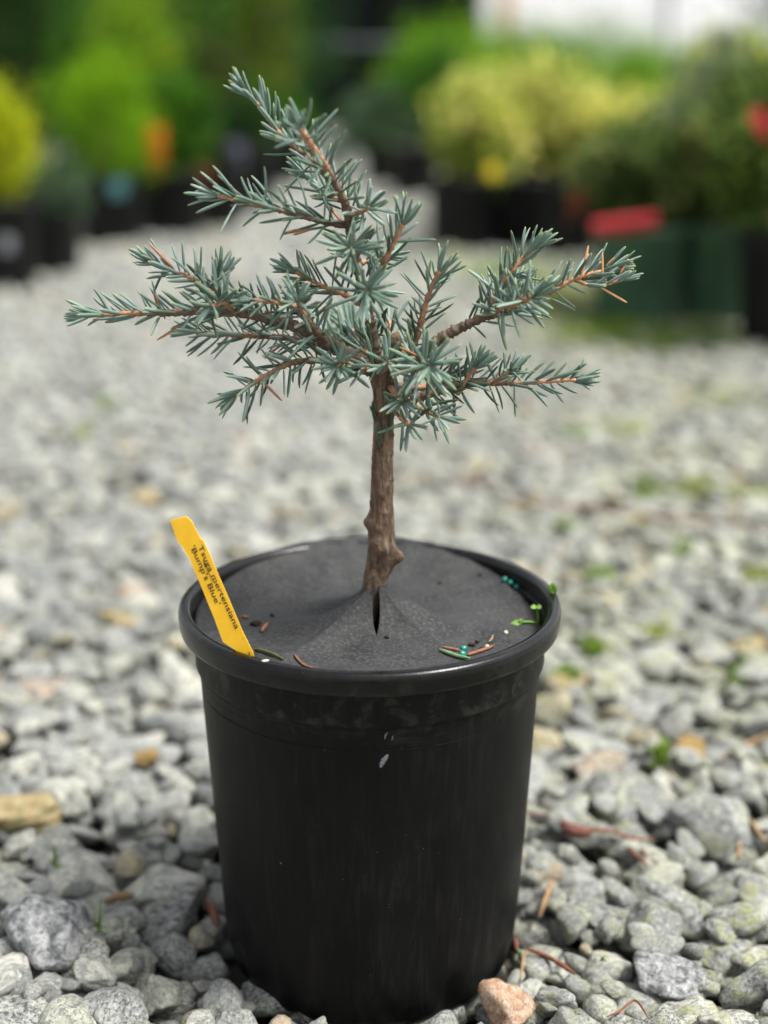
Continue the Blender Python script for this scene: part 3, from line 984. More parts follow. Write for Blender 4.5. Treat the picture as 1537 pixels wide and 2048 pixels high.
# flow line moulded under the lip, and two pale scuffs on the front
def on_wall(px, py, lift=.0002):
    d = ray(px, py); o = np.array([CAM_X, -CAM_D, CAM_H]); t = .3
    prof_r = [q[0] for q in reversed(body + [(.0744, H)])]
    zs = np.array([q[1] for q in reversed(body[:-1])]); rs = np.array([q[0] for q in reversed(body[:-1])])
    for _ in range(4000):
        p = o + d * t
        if p[2] < H - .0262 and math.hypot(p[0], p[1]) < np.interp(p[2], zs, rs) * 1.0022 + lift: return p
        t += .0002
    return o + d * .5
for k, (pts, w) in enumerate([([(761, 1535), (767, 1522), (776, 1510)], .0011), ([(770, 1478), (772, 1470), (776, 1465)], .0004), ([(784, 1480), (786, 1472)], .0003), ([(560, 1725), (565, 1728)], .0003)]):
    path = np.array([on_wall(*q) for q in pts])
    path = catmull(path, .0006)
    v, f = tube(path, w * (np.sin(np.linspace(.3, 2.9, len(path))) * .8 + .2), 6, .06, k)
    c_ = np.mean(v, axis=0); nrm = np.array([c_[0], c_[1], 0]); nrm /= np.linalg.norm(nrm)
    v = [tuple(np.array(q) - nrm * (np.dot(np.array(q) - c_, nrm)) * .75) for q in v]
    add('scuff', mesh_from('scuff', v, f), M['scuff'], pot)

# ------------------------------------------------------------------ fabric disc on the soil
def ang_interp(t, keys):
    ks = sorted(keys); a = [k[0] for k in ks]; b = [k[1] for k in ks]
    return np.interp(t, a, b, period=360)
EDGE_Z = [(90, .0022), (112, .0020), (70, .0008), (50, -.0040), (26, -.0085), (0, -.0130), (-30, -.0115), (-60, -.0068), (-90, -.0050), (-120, -.0050), (-150, -.0070), (180, -.0080), (155, -.0060), (135, -.0015)]
EDGE_R = [(90, .0822), (112, .0820), (70, .0815), (52, .0775), (30, .0750), (0, .0745), (-30, .0752), (-60, .0762), (-90, .0764), (-120, .0764), (-150, .0762), (180, .0762), (155, .0764), (135, .0795)]
ctr = at_y(752, 1182, 0.0)           # where the trunk comes through
NR, NTH = 70, 260
v, f = [], []
r_m = np.random.default_rng(3)
ph = r_m.uniform(0, 6.28, 12)
for j in range(NTH + 1):
    for i in range(NR + 1):
        s = (i / NR) ** 1.25
        gap = max(0, 1 - s / .25)
        th_c = -math.pi / 2 + .045
        half = .24 * gap ** 1.15
        th = th_c + half + (2 * PI - 2 * half) * j / NTH
        deg = math.degrees(th)
        er = ang_interp(deg, EDGE_R); ez = H + ang_interp(deg, EDGE_Z)
        er += .0006 * math.sin(th * 9 + ph[0]) + (.0008 * math.sin(th * 31 + ph[1]) if 20 < (deg % 360) < 120 else 0)
        r0 = .0044
        r = r0 + (er - r0) * s
        cxs, cys = ctr[0] * (1 - s), ctr[1] * (1 - s)
        flat = H - .0135 + .0015 * math.sin(2 * th + 1)
        z = flat + (ez - flat) * s ** 2.2
        peak = ctr[2] + .0035 - flat
        rr = r - r0
        cone = peak * (.66 * math.exp(-(rr / .0095)) + .34 * math.exp(-(rr / .030) ** 2)) * (1 + .22 * math.cos(3 * th + 1.2) * min(1, rr / .012))
        fold = .0011 * math.cos(5 * th + .6) * math.exp(-((rr - .022) / .018) ** 2)
        dth = (deg + 128 + 180) % 360 - 180
        crease = .0044 * math.exp(-abs(dth) / 6.0) * math.exp(-((rr - .026) / .026) ** 2)
        dth2 = (deg + 42 + 180) % 360 - 180
        crease2 = .0016 * math.exp(-abs(dth2) / 9.0) * math.exp(-((rr - .02) / .02) ** 2)
        wob = .0005 * math.sin(r * 160 + 3 * th + ph[2]) + .0004 * math.sin(x * 300 + ph[3])
        lift = .0014 * gap * (1 if j < NTH / 2 else -.3) * (1 if min(j, NTH - j) < 14 else 0)
        v.append((cxs + r * math.cos(th), cys + r * math.sin(th), z + cone + fold + crease + crease2 + wob + lift))
for j in range(NTH):
    for i in range(NR):
        a = j * (NR + 1) + i
        f.append((a, a + 1, a + NR + 2, a + NR + 1))
me = mesh_from('weed_disc', v, f)
bm = bmesh.new(); bm.from_mesh(me); bmesh.ops.remove_doubles(bm, verts=bm.verts, dist=.00004); bm.to_mesh(me); bm.free()
disc = add('weed_disc', me, M['fabric'])
sol = disc.modifiers.new('thickness', 'SOLIDIFY'); sol.thickness = .0007; sol.offset = -1
tag(disc, 'dark grey fabric weed disc slit round the trunk inside the pot', 'weed mat')
disc_v = np.array(v)
def disc_z(x, y):
    k = np.argmin((disc_v[:, 0] - x) ** 2 + (disc_v[:, 1] - y) ** 2)
    return float(disc_v[k, 2])
def on_disc(px, py):
    z = H - .008
    for _ in range(12):
        p = at_z(px, py, z); z = .5 * z + .5 * disc_z(p[0], p[1])
    p = at_z(px, py, z); p[2] = disc_z(p[0], p[1])
    return p

# ------------------------------------------------------------------ the conifer
base = ctr.copy()
tree = thing('dwarf_conifer', 'small blue green needled conifer with bare brown trunk in the black pot', 'tree', tuple(base))

def P3(px, py, d=0.0):
    return at_y(px, py, -d / 1000.0)

# trunk
tp = [(735, 1235, 0), (742, 1195, 0), (752, 1155, 0), (763, 1115, 0), (763, 1060, 0), (764, 1000, 0), (765, 940, 0), (767, 880, 0), (768, 825, 0), (769, 785, 0), (766, 752, 0), (758, 728, 0)]
tw = [40, 40, 48, 56, 50, 45, 42, 40, 39, 44, 52, 34]
P_ = np.array([P3(*q) for q in tp])
path = catmull(P_, .0007)
arc = np.concatenate([[0], np.cumsum(np.linalg.norm(np.diff(path, axis=0), axis=1))])
arcP = [arc[np.argmin(np.linalg.norm(path - q, axis=1))] for q in P_]
rad = np.interp(arc, arcP, np.array(tw) * .000213 / 2)
T, N, B = frames(path)
SIDES = 56
r_t = np.random.default_rng(21)
wave = [(r_t.normal() * 2.2 + 0, r_t.integers(2, 9), r_t.uniform(60, 420), r_t.uniform(0, 6.28), r_t.uniform(.2, 1)) for _ in range(26)]
bumps = []
def bump_at(px, py, side, amp, size): bumps.append((P3(px, py, side), amp, size))
bump_at(792, 1112, 2, .0040, .0042); bump_at(741, 1045, 1, .0026, .0038); bump_at(770, 1100, 6, .0018, .0030); bump_at(752, 1085, 6, .0016, .0032)
bump_at(772, 1028, 5, .0013, .0014); bump_at(766, 992, 5, .0012, .0016); bump_at(744, 1005, 2, .0011, .0014); bump_at(786, 960, 2, .0009, .0013)
bump_at(787, 905, 2, .0010, .0013); bump_at(748, 935, 2, .0008, .0012); bump_at(758, 1060, 5, .0011, .0016); bump_at(786, 870, 2, .0010, .0014); bump_at(748, 830, 3, .0009, .0012)
v, f = [], []
for i in range(len(path)):
    for k in range(SIDES):
        a = 2 * PI * k / SIDES
        n = math.cos(a) * N[i] + math.sin(a) * B[i]
        q = sum(w[4] * math.sin(w[1] * a + w[2] * arc[i] + w[3] + 1.3 * math.sin(arc[i] * 210 + a)) for w in wave) / 6
        ridge = abs(math.sin(a * 6 + 1.5 * math.sin(arc[i] * 140) + 40 * arc[i])) ** .6
        r = rad[i] * (1 + .055 * q + .06 * (ridge - .6)) + r_t.normal() * .00011
        p = path[i] + n * r
        for c, amp, sz_ in bumps:
            d2 = np.sum((p - c) ** 2)
            if d2 < sz_ * sz_ * 6: p = p + n * amp * math.exp(-d2 / (sz_ * sz_) * 1.6)
        v.append(p)
for i in range(len(path) - 1):
    for k in range(SIDES):
        k2 = (k + 1) % SIDES
        f.append((i * SIDES + k, i * SIDES + k2, (i + 1) * SIDES + k2, (i + 1) * SIDES + k))
v.append(path[-1] + T[-1] * .0015)
for k in range(SIDES): f.append((len(v) - 1, (len(path) - 1) * SIDES + k, (len(path) - 1) * SIDES + (k + 1) % SIDES))
add('trunk', mesh_from('trunk', v, f), M['bark'], tree)
# cut stub of the old leader
sp_ = np.array([P3(775, 745, -3), P3(790, 712, -5), P3(798, 672, -6)])
pth = catmull(sp_, .0012)
sv_, sf_ = tube(pth, np.interp(np.linspace(0, 1, len(pth)), [0, .5, .85, 1], [.0040, .0036, .0040, .0035]), 18, .05, 8)
add('cut_stub', mesh_from('cut_stub', sv_, sf_), M['bark'], tree)

# ---- needle shapes: six bends, eight tints
def needle_shape(bend, twist, seed):
    r_ = np.random.default_rng(seed)
    rings = [(0, .20), (.05, .42), (.16, .82), (.40, 1.0), (.68, .99), (.86, .84), (.95, .55), (1.0, .16)]
    v = []
    for t, w in rings:
        yy = t; zz = bend * t * t; xx = twist * t * (1 - t) * .5
        hw, hh = .055 * w, .038 * w
        # slightly keeled underside, shallow groove on top
        sect = [(-1, 0), (-.55, .75), (0, .62), (.55, .75), (1, 0), (.5, -.75), (-.5, -.75)]
        for sx, szz in sect: v.append((xx + sx * hw, yy, zz + szz * hh))
    m = 7; f = []
    for i in range(len(rings) - 1):
        for k in range(m): f.append((i * m + k, i * m + (k + 1) % m, (i + 1) * m + (k + 1) % m, (i + 1) * m + k))
    f.append(tuple(range(m - 1, -1, -1))); f.append(tuple((len(rings) - 1) * m + k for k in range(m)))
    tt = np.repeat([q[0] for q in rings], m)
    return np.array(v), f, tt
SHAPES = [needle_shape(b, t, i) for i, (b, t) in enumerate([(.04, .05), (.12, -.1), (-.07, .1), (.20, 0), (.01, -.18), (-.14, .06)])]
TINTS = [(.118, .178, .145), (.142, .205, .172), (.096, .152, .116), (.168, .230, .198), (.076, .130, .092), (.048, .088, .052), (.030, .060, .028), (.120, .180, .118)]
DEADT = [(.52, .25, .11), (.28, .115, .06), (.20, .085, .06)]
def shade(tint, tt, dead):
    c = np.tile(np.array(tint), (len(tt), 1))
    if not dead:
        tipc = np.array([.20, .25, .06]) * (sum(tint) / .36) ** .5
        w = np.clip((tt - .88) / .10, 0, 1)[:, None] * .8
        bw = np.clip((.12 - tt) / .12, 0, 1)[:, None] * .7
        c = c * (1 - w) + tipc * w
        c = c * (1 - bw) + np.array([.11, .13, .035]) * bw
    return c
needle_cache = {}
def needle_data(s, t, dead):
    key = (s, t, dead)
    if key not in needle_cache:
        vv, ff, tt = SHAPES[s]
        col = shade((DEADT if dead else TINTS)[t], tt, dead)
        me = mesh_from('needle', vv, ff)
        ca = me.attributes.new('tint', 'FLOAT_COLOR', 'POINT')
        ca.data.foreach_set('color', np.hstack([col, np.ones((len(col), 1))]).astype(np.float32).ravel())
        da = me.attributes.new('dead', 'FLOAT', 'POINT'); da.data.foreach_set('value', np.full(len(col), float(dead), np.float32))
        me.materials.append(M['needle'])
        needle_cache[key] = (me, col)
    return needle_cache[key]

needles = []     # (branch object, origin, 3x3 frame, length, width scale, shape, tint, dead)
def add_needle(br, o, d, up, L, wide=1.0, age=0.0, dead=False, tint=None):
    d = d / np.linalg.norm(d)
    z = up - d * up.dot(d)
    nz = np.linalg.norm(z)
    z = z / nz if nz > 1e-6 else np.array([0, 0, 1.0])
    x = np.cross(d, z)
    a_ = rng.normal() * .35
    x, z = x * math.cos(a_) + z * math.sin(a_), z * math.cos(a_) - x * math.sin(a_)
    if dead: ti = int(rng.integers(3)) if tint is None else tint
    elif tint is not None: ti = tint
    else:
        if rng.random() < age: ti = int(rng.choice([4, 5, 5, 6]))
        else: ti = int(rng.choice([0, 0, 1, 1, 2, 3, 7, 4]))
    needles.append((br, o, np.stack([x, d, z], 1), L, wide, int(rng.integers(6)), ti, dead))

def branch(pts, r0, r1, start=.25, spacing=.80, Ls=(10.0, 16.5), age=(.75, .05), tip=24, up_bias=.22, down_skip=.35, open_=62, tipn=9, dead=.006, name='branch'):
    """pts: (px, py, mm towards the camera) from the base of the shoot to its tip"""
    path = catmull(np.array([P3(*q) for q in pts]), .0008)
    arc = np.concatenate([[0], np.cumsum(np.linalg.norm(np.diff(path, axis=0), axis=1))])
    L = arc[-1]
    T, N, B = frames(path)
    rr = np.interp(arc / L, [0, .5, 1], [r0, (r0 + r1) / 2, r1]) / 1000
    rr = rr * (1 + .16 * np.sin(arc * 2100 + 1.7 * np.sin(arc * 900)))
    v, f = tube(path, rr, 9, .10, len(needles))
    me = mesh_from(name, v, f)
    ag = np.interp(np.concatenate([np.repeat(arc / L, 9), [0, 1]]), [0, max(.05, 1 - .030 / max(L, .031)), min(.97, 1 - .012 / max(L, .013)), 1], [1, .85 if L > .04 else .4, .05, 0])
    aa = me.attributes.new('age', 'FLOAT', 'POINT'); aa.data.foreach_set('value', ag.astype(np.float32))
    br = add(name, me, M['twig'], tree)
    s = L * start
    phi = rng.uniform(0, 6.28)
    while s < L - .0004:
        i = min(len(path) - 1, int(np.searchsorted(arc, s)))
        to_tip = (L - s) * 1000
        phi += 2.39996 + rng.normal() * .35
        n = math.cos(phi) * N[i] + math.sin(phi) * B[i]
        al = math.radians(np.interp(to_tip, [0, 3, 9, 20, 60], [tip, tip + 16, open_ - 8, open_, open_ + 8]) + rng.normal() * 14)
        d = T[i] * math.cos(al) + n * math.sin(al)
        s += spacing / 1000 * rng.uniform(.65, 1.55)
        if n[2] < -.25 and rng.random() < down_skip: continue
        d = d + np.array([0, 0, up_bias * rng.uniform(.2, 1)])
        ln = rng.uniform(*Ls) / 1000 * np.interp(to_tip, [0, 3, 8], [.72, .86, 1])
        if rng.random() < .14: ln *= .68
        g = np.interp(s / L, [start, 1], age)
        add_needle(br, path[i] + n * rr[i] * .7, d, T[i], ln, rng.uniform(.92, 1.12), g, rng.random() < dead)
    for k in range(tipn):
        a = 2 * PI * k / tipn + rng.normal() * .3
        n = math.cos(a) * N[-1] + math.sin(a) * B[-1]
        al = math.radians(rng.uniform(tip * .35, tip * 1.25))
        add_needle(br, path[-1] + n * rr[-1] * .4, T[-1] * math.cos(al) + n * math.sin(al), T[-1] + n * .1, rng.uniform(*Ls) / 1000 * rng.uniform(.6, .9), 1.0, 0)
    return br

def star(cx_, cy_, d1, frm, length=1.0, n=1.0, Ls=(12.0, 16.0), age=.08):
    """a short shoot that points at the viewer: needles radiate round its brown tip"""
    fx, fy, fd = frm
    mx, my = (cx_ * .6 + fx * .4), (cy_ * .6 + fy * .4)
    return branch([(fx, fy, fd), (mx, my + 3, (fd + d1) / 2), (cx_, cy_, d1)], 1.3, .8, .45, .85 / n, Ls, (.5, age), 46, .06, .15, 78, int(7 * n), .005)

# leader and its side shoots
branch([(757, 735, 0), (742, 650, 1), (724, 570, 2), (704, 485, 3), (693, 415, 8), (660, 348, 16), (628, 298, 26), (600, 258, 36)], 2.6, 1.15, .40, .78, tip=40, open_=62)
branch([(672, 372, 12), (632, 330, 8), (595, 298, 4), (556, 262, 2), (522, 215, 0), (498, 192, -1)], 1.2, .7, .12, .85, tip=18, open_=40, Ls=(11, 16), age=(.15, 0))
branch([(694, 452, 5), (655, 445, 8), (600, 432, 11), (545, 417, 12), (485, 403, 12), (436, 392, 12)], 1.3, .7, .10, .76, tip=24, open_=52, age=(.35, .05))
branch([(690, 405, 8), (662, 392, 3), (638, 375, -3), (615, 352, -6)], 1.0, .7, .15, .9, age=(.2, 0), open_=55)
branch([(698, 430, 6), (720, 425, 10), (738, 414, 15)], 1.1, .8, .2, .62, tip=48, open_=76, tipn=8, Ls=(11, 14.5), age=(.2, 0))
star(702, 497, 30, (706, 500, 2), n=1.2)
star(733, 578, 36, (728, 590, 2), n=1.25, Ls=(13, 17))
branch([(738, 622, 0), (752, 570, 5), (770, 522, 8), (788, 486, 10), (806, 450, 12)], 1.6, .9, .22, .80, tip=30, open_=64)
branch([(728, 612, 0), (690, 590, 4), (650, 574, 6), (618, 558, 6), (592, 545, 6)], 1.3, .7, .12, .85, tip=26, open_=60, age=(.6, .1))
branch([(716, 530, 2), (740, 520, -6), (768, 512, -14)], 1.0, .7, .2, 1.0, age=(.4, .1))
# long left limb
branch([(752, 745, 0), (704, 712, 3), (662, 688, 6), (610, 660, 8), (545, 640, 9), (470, 624, 10), (400, 623, 11), (330, 626, 11), (255, 627, 11), (182, 631, 11)], 3.2, .85, .34, .74, tip=20, open_=50, Ls=(10.0, 15.8), age=(.7, 0), down_skip=.4, up_bias=.30)
branch([(455, 622, 10), (428, 590, 8), (392, 560, 5), (352, 545, 3), (312, 527, 2)], 1.2, .7, .05, .74, tip=26, open_=56, Ls=(10.0, 15.8), age=(.1, 0), up_bias=.34)
branch([(470, 624, 10), (447, 606, 18), (425, 613, 26)], 1.0, .8, .25, .62, tip=50, open_=72, age=(.1, 0), up_bias=.38, tipn=8, Ls=(10, 14))
branch([(440, 612, 6), (430, 578, 0), (440, 548, -4)], .9, .7, .1, .8, age=(.1, 0), open_=48, tip=30)
branch([(662, 690, 6), (632, 660, 12), (605, 625, 15), (578, 610, 17), (545, 604, 18), (508, 600, 18)], 1.7, .8, .14, .76, tip=34, open_=62, age=(.45, 0))
branch([(612, 640, 14), (600, 615, 22), (595, 602, 29)], 1.0, .8, .35, .62, tip=48, open_=72, tipn=8, Ls=(10, 14), up_bias=.3)
branch([(700, 715, 0), (640, 690, -4), (570, 676, -8), (500, 671, -11), (440, 668, -12), (392, 664, -13)], 1.9, .8, .22, .82, tip=22, open_=46, age=(.8, .25), down_skip=.1, up_bias=0)
branch([(735, 735, 2), (690, 726, 6), (640, 720, 9), (585, 726, 12), (545, 744, 14), (505, 768, 15), (473, 790, 15)], 1.8, .8, .26, .80, tip=36, open_=66, age=(.75, .1), down_skip=.0, up_bias=-.05)
star(675, 731, 32, (705, 728, 4), n=1.05, Ls=(11, 15), age=.25)
# behind the trunk
branch([(750, 722, -2), (725, 690, -18), (702, 660, -36), (690, 640, -48)], 1.7, .9, .18, .62, tip=34, open_=62, age=(.2, 0), down_skip=.1, Ls=(12, 16))
branch([(752, 715, -3), (722, 700, -14), (680, 688, -24), (650, 668, -34)], 1.4, .8, .2, .72, tip=34, open_=60, age=(.3, 0), down_skip=.1)
branch([(770, 720, -3), (782, 660, -12), (776, 640, -18)], 1.0, .8, .3, 1.3, age=(.6, .3))
# right side
branch([(785, 738, 4), (818, 708, 7), (836, 668, 8), (848, 622, 9), (862, 580, 10), (878, 543, 11)], 1.9, .9, .20, .78, tip=30, open_=62, age=(.75, .05), down_skip=.1)
branch([(788, 740, 0), (840, 705, -3), (898, 668, -4), (950, 642, -3), (1000, 622, -1), (1050, 604, 0), (1105, 580, 0), (1162, 553, 0), (1222, 540, 0)], 2.9, .7, .36, .80, tip=22, open_=48, Ls=(10.0, 15.8), age=(.6, .0))
branch([(1150, 560, 0), (1190, 572, 4), (1246, 560, 5)], .8, .55, .15, 1.5, tip=22, open_=40, Ls=(8, 12), age=(.1, 0), tipn=4)
branch([(965, 640, -2), (985, 605, 0), (1005, 568, 0), (1032, 532, 0), (1068, 496, 0)], 1.3, .8, .10, .74, tip=24, open_=54, age=(.1, 0), up_bias=.25)
branch([(985, 632, 0), (1012, 616, 12), (1040, 604, 22), (1066, 594, 30)], 1.4, 1.0, .12, .60, tip=42, open_=66, age=(.1, 0), up_bias=.2)
branch([(1000, 622, -2), (1008, 590, -8), (1024, 570, -14)], 1.0, .7, .15, .75, age=(.1, 0), open_=55)
branch([(784, 775, 4), (830, 793, 5), (880, 782, 4), (935, 768, 3), (990, 765, 2), (1045, 766, 2), (1100, 762, 2), (1152, 760, 2)], 2.3, .7, .22, .95, tip=24, open_=54, Ls=(10.5, 15), age=(.75, .05), down_skip=.05, up_bias=.08)
branch([(915, 788, 5), (932, 760, 8), (951, 736, 10)], 1.1, .8, .25, .95, tip=42, open_=72, Ls=(11, 15.5), age=(.4, .05))
branch([(985, 768, 3), (1002, 756, 7), (1022, 741, 10)], 1.0, .8, .25, .95, tip=42, open_=72, Ls=(10, 14), age=(.4, .05))
star(860, 730, 42, (800, 742, 5), n=1.5, Ls=(13.5, 17.5))
star(776, 722, 30, (768, 738, 6), n=.8, Ls=(10, 13.5), age=.2)
star(806, 803, 28, (782, 775, 6), n=.95, Ls=(10.5, 14), age=.35)
star(878, 834, 28, (800, 790, 6), n=1.0, Ls=(11, 15.5), age=.25)
star(820, 850, 24, (786, 815, 6), n=.75, Ls=(12, 15.5), age=.25)
branch([(790, 770, 3), (830, 775, 0), (868, 770, -3), (905, 752, -4)], 1.5, .8, .25, .85, age=(.8, .4), open_=58, down_skip=.05)
branch([(786, 745, 2), (815, 735, 12), (838, 716, 20)], 1.2, .8, .3, .9, age=(.8, .3), open_=60)
branch([(760, 740, 4), (742, 735, 12), (722, 738, 18)], 1.2, .8, .3, 1.0, age=(.8, .3), open_=60)
# single needles on the trunk, dead ones at the shoot tips
trunk_part = [o for o in tree.children if o.name.startswith('trunk')][0]
def lone(px0, py0, px1, py1, d0=8, d1=8, dead=False, tint=None, wide=1.0):
    a, b = P3(px0, py0, d0), P3(px1, py1, d1)
    add_needle(trunk_part, a, b - a, np.array([.1, -1.0, .2]), float(np.linalg.norm(b - a)), wide, .9, dead, tint)
for q in [(752, 846, 742, 800, 3, 4), (756, 838, 737, 812, 4, 4), (760, 895, 754, 848, 5, 6), (765, 888, 756, 842, 6, 7), (782, 858, 790, 808, 4, 4), (745, 690, 712, 655, 5, 6), (755, 660, 772, 612, 3, 3), (762, 672, 775, 625, 1, 1), (745, 700, 735, 645, 5, 6)]:
    lone(*q, tint=6)
for q in [(1161, 560, 1178, 492, 2, 2), (1206, 558, 1204, 504, 2, 2), (1240, 548, 1256, 517, 2, 2), (1196, 571, 1254, 606, 4, 4), (1212, 532, 1230, 515, 2, 2), (555, 282, 608, 288, 4, 6), (318, 622, 309, 583, 12, 13), (360, 650, 316, 682, 11, 12), (836, 722, 782, 700, 24, 28), (838, 714, 798, 694, 24, 28), (524, 762, 563, 803, 17, 17), (600, 458, 566, 468, 12, 13), (625, 458, 586, 470, 12, 13)]:
    lone(*q[:4], d0=q[4], d1=q[5], dead=True, tint=0 if q[0] > 1000 else 1, wide=.7)

# ---- the 300 needles that show largest are parts; the rest of the foliage is one part
org = np.array([n[1] for n in needles]); tips = np.array([n[1] + n[2][:, 1] * n[3] for n in needles])
u0, v0, d0 = project(org); u1, v1, d1_ = project(tips)
plen = np.hypot(u1 - u0, v1 - v0)
front = -(org[:, 1] + tips[:, 1]) / 2 * 1000
order = np.argsort(-(plen * (1 + np.clip(front, -10, 45) / 25)))
big = set(order[:300].tolist())
mv, mf, mc, mdead = [], [], [], []
off = 0
for i, (br, o, R3, L, w, s, t, dead) in enumerate(needles):
    me, col = needle_data(s, t, dead)
    wx = w * .0145 / L if L > 0 else w
    wx = min(wx, 1.5)
    if i in big:
        ob = add('needle', me, None, br)
        m4 = Matrix(((R3[0, 0] * L * wx, R3[0, 1] * L, R3[0, 2] * L * wx, o[0]), (R3[1, 0] * L * wx, R3[1, 1] * L, R3[1, 2] * L * wx, o[1]), (R3[2, 0] * L * wx, R3[2, 1] * L, R3[2, 2] * L * wx, o[2]), (0, 0, 0, 1)))
        loc, rot, scl = m4.decompose()
        ob.rotation_mode = 'QUATERNION'
        if br.parent is not None: pass
        ob.location, ob.rotation_quaternion, ob.scale = loc, rot, scl
    else:
        vv, ff, tt = SHAPES[s]
        q = vv * np.array([L * wx, L, L * wx])
        mv.append(q @ R3.T + o); mf += [tuple(k + off for k in p) for p in ff]; off += len(vv); mc.append(col); mdead.append(np.full(len(vv), float(dead)))
fm = mesh_from('foliage', np.vstack(mv), mf)
ca = fm.attributes.new('tint', 'FLOAT_COLOR', 'POINT')
c_all = np.vstack(mc); ca.data.foreach_set('color', np.hstack([c_all, np.ones((len(c_all), 1))]).astype(np.float32).ravel())
da = fm.attributes.new('dead', 'FLOAT', 'POINT'); da.data.foreach_set('value', np.concatenate(mdead).astype(np.float32))
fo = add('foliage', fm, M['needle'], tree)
fo['kind'] = 'stuff'
print('needles', len(needles))

# ------------------------------------------------------------------ yellow plant label
LY = -.0585
def lab3(px, py, lift=0.0):
    # the stake leans a little back as it rises
    y = LY + (1300 - py) * .00001 - lift
    return at_y(px, py, y)
outline = [(341, 1041), (373, 1033), (384, 1043), (391, 1058), (401, 1077), (406, 1080), (420, 1108), (437, 1150), (460, 1203), (485, 1262), (507, 1306), (509, 1316), (480, 1306), (446, 1284), (430, 1240), (400, 1166), (380, 1120), (366, 1096), (362, 1088), (358, 1088), (350, 1068)]
v = [lab3(*q) for q in outline] + [lab3(*q) + np.array([0, .0007, 0]) for q in outline]
n_ = len(outline)
bm = bmesh.new()
bv = [bm.verts.new(tuple(q)) for q in v]
bm.faces.new(bv[:n_][::-1]); bm.faces.new(bv[n_:])
for i in range(n_): bm.faces.new((bv[i], bv[(i + 1) % n_], bv[n_ + (i + 1) % n_], bv[n_ + i]))
bmesh.ops.recalc_face_normals(bm, faces=bm.faces)
me = bpy.data.meshes.new('stake'); bm.to_mesh(me); bm.free()
bl = lab3(478, 1310)
lab = thing('plant_label', 'yellow plastic plant label with black print leaning at the pot rim', 'plant label', tuple(bl))
add('stake', me, M['yellow'], lab)
def lettering(text, p0, p1, up_px, stretch_h):
    """text running from pixel p0 to p1 on the stake; up_px: pixel vector of letter tops"""
    cu = bpy.data.curves.new('lettering', 'FONT'); cu.body = text; cu.size = 1.0
    cu.offset = .008
    ob = bpy.data.objects.new('tmp_text', cu); COL.objects.link(ob)
    dg = bpy.context.evaluated_depsgraph_get(); dg.update()
    m_ = bpy.data.meshes.new_from_object(ob.evaluated_get(dg))
    bpy.data.objects.remove(ob)
    co = np.array([q.co[:] for q in m_.vertices]); x0_, x1_ = co[:, 0].min(), co[:, 0].max()
    p0, p1, up = np.array(p0, float), np.array(p1, float), np.array(up_px, float)
    for q in m_.vertices:
        t = (q.co[0] - x0_) / (x1_ - x0_)
        px = p0 + (p1 - p0) * t + up * q.co[1] * stretch_h
        q.co = lab3(px[0], px[1], .00012)
    m_.update()
    return add('lettering', m_, M['ink'], lab)
lettering('Tsuga mertensiana', (396, 1093), (471, 1259), (.91, -.41), 14.5)
lettering("'Bump's Blue'", (381, 1094), (433, 1211), (.91, -.41), 14.5)
# rubbed ink line across the print
ln = catmull([lab3(407, 1119, .00016), lab3(416, 1141, .00016), lab3(428, 1164, .00016)], .001)
v, f = tube(ln, .00011, 6)
add('ink_smear', mesh_from('ink_smear', v, f), M['ink'], lab)

# ------------------------------------------------------------------ crumbs, pellets and seedlings on the disc
def blob(name, p, r, material, label, cat, group=None, sq=(1, 1, .8), seed=0):
    r_ = np.random.default_rng(seed)
    bm = bmesh.new(); bmesh.ops.create_icosphere(bm, subdivisions=2, radius=1)
    w = r_.normal(size=(3, 3)) * 2
    for q in bm.verts:
        d = np.array(q.co[:]); q.co = Vector(d * (1 + .14 * math.sin(d @ w[0]) + .10 * math.sin(d @ w[1] * 2)))
    me = bpy.data.meshes.new(name); bm.to_mesh(me); bm.free()
    me.polygons.foreach_set('use_smooth', [True] * len(me.polygons))
    o = add(name, me, material)
    o.location = (p[0], p[1], p[2] + r * sq[2] * .6); o.scale = (r * sq[0], r * sq[1], r * sq[2]); o.rotation_euler = (0, 0, r_.uniform(0, 6))
    return tag(o, label, cat, group)
for k, (px, py) in enumerate([(1010, 1163), (1021, 1169), (1034, 1176)]):
    blob('fertiliser_pellet', on_disc(px, py), .0013, M['teal_prill'], 'teal fertiliser pellet by the ribbed inner wall of the pot', 'pellet', 'pellets by the inner wall', (1, 1, 1), k)
for k, (px, py) in enumerate([(928, 1301), (925, 1312)]):
    blob('fertiliser_pellet', on_disc(px, py), .0015, M['teal_prill'], 'teal fertiliser pellet beside the green fallen needle', 'pellet', 'pellets beside the fallen needle', (1, 1, 1), 10 + k)
for k, (px, py, r, lab_) in enumerate([(512, 1250, .0018, 'larger dark brown bark crumb near the yellow label'), (545, 1232, .0010, 'small black soil crumb behind the bark crumb'), (775, 1275, .0009, 'black speck of soil in front of the trunk slit'), (945, 1292, .0012, 'brown soil crumb beside the teal pellets'), (966, 1300, .0012, 'dark soil crumb near the front right rim'), (955, 1285, .0009, 'tiny reddish soil crumb by the debris'), (880, 1167, .0008, 'black speck behind and right of the trunk'), (960, 1150, .0008, 'black speck near the back right rim')]):
    blob('soil_crumb', on_disc(px, py), r, M['crumb'], lab_, 'soil crumb', None, (1.4, 1, .7), 30 + k)
for k, (px, py, lab_) in enumerate([(1012, 1268, 'pale seed lying on the fabric near the right rim'), (974, 1296, 'tan grit grain among the crumbs')]):
    blob('seed', on_disc(px, py), .0010, M['seed'], lab_, 'seed', None, (1, .9, .9), 50 + k)
rimp = at_z(531, 1323, H - .0004)
blob('seed', rimp, .0012, M['seed'], 'flat pale seed lying on the pot rim by the label', 'seed', None, (1.25, .8, .35), 61)
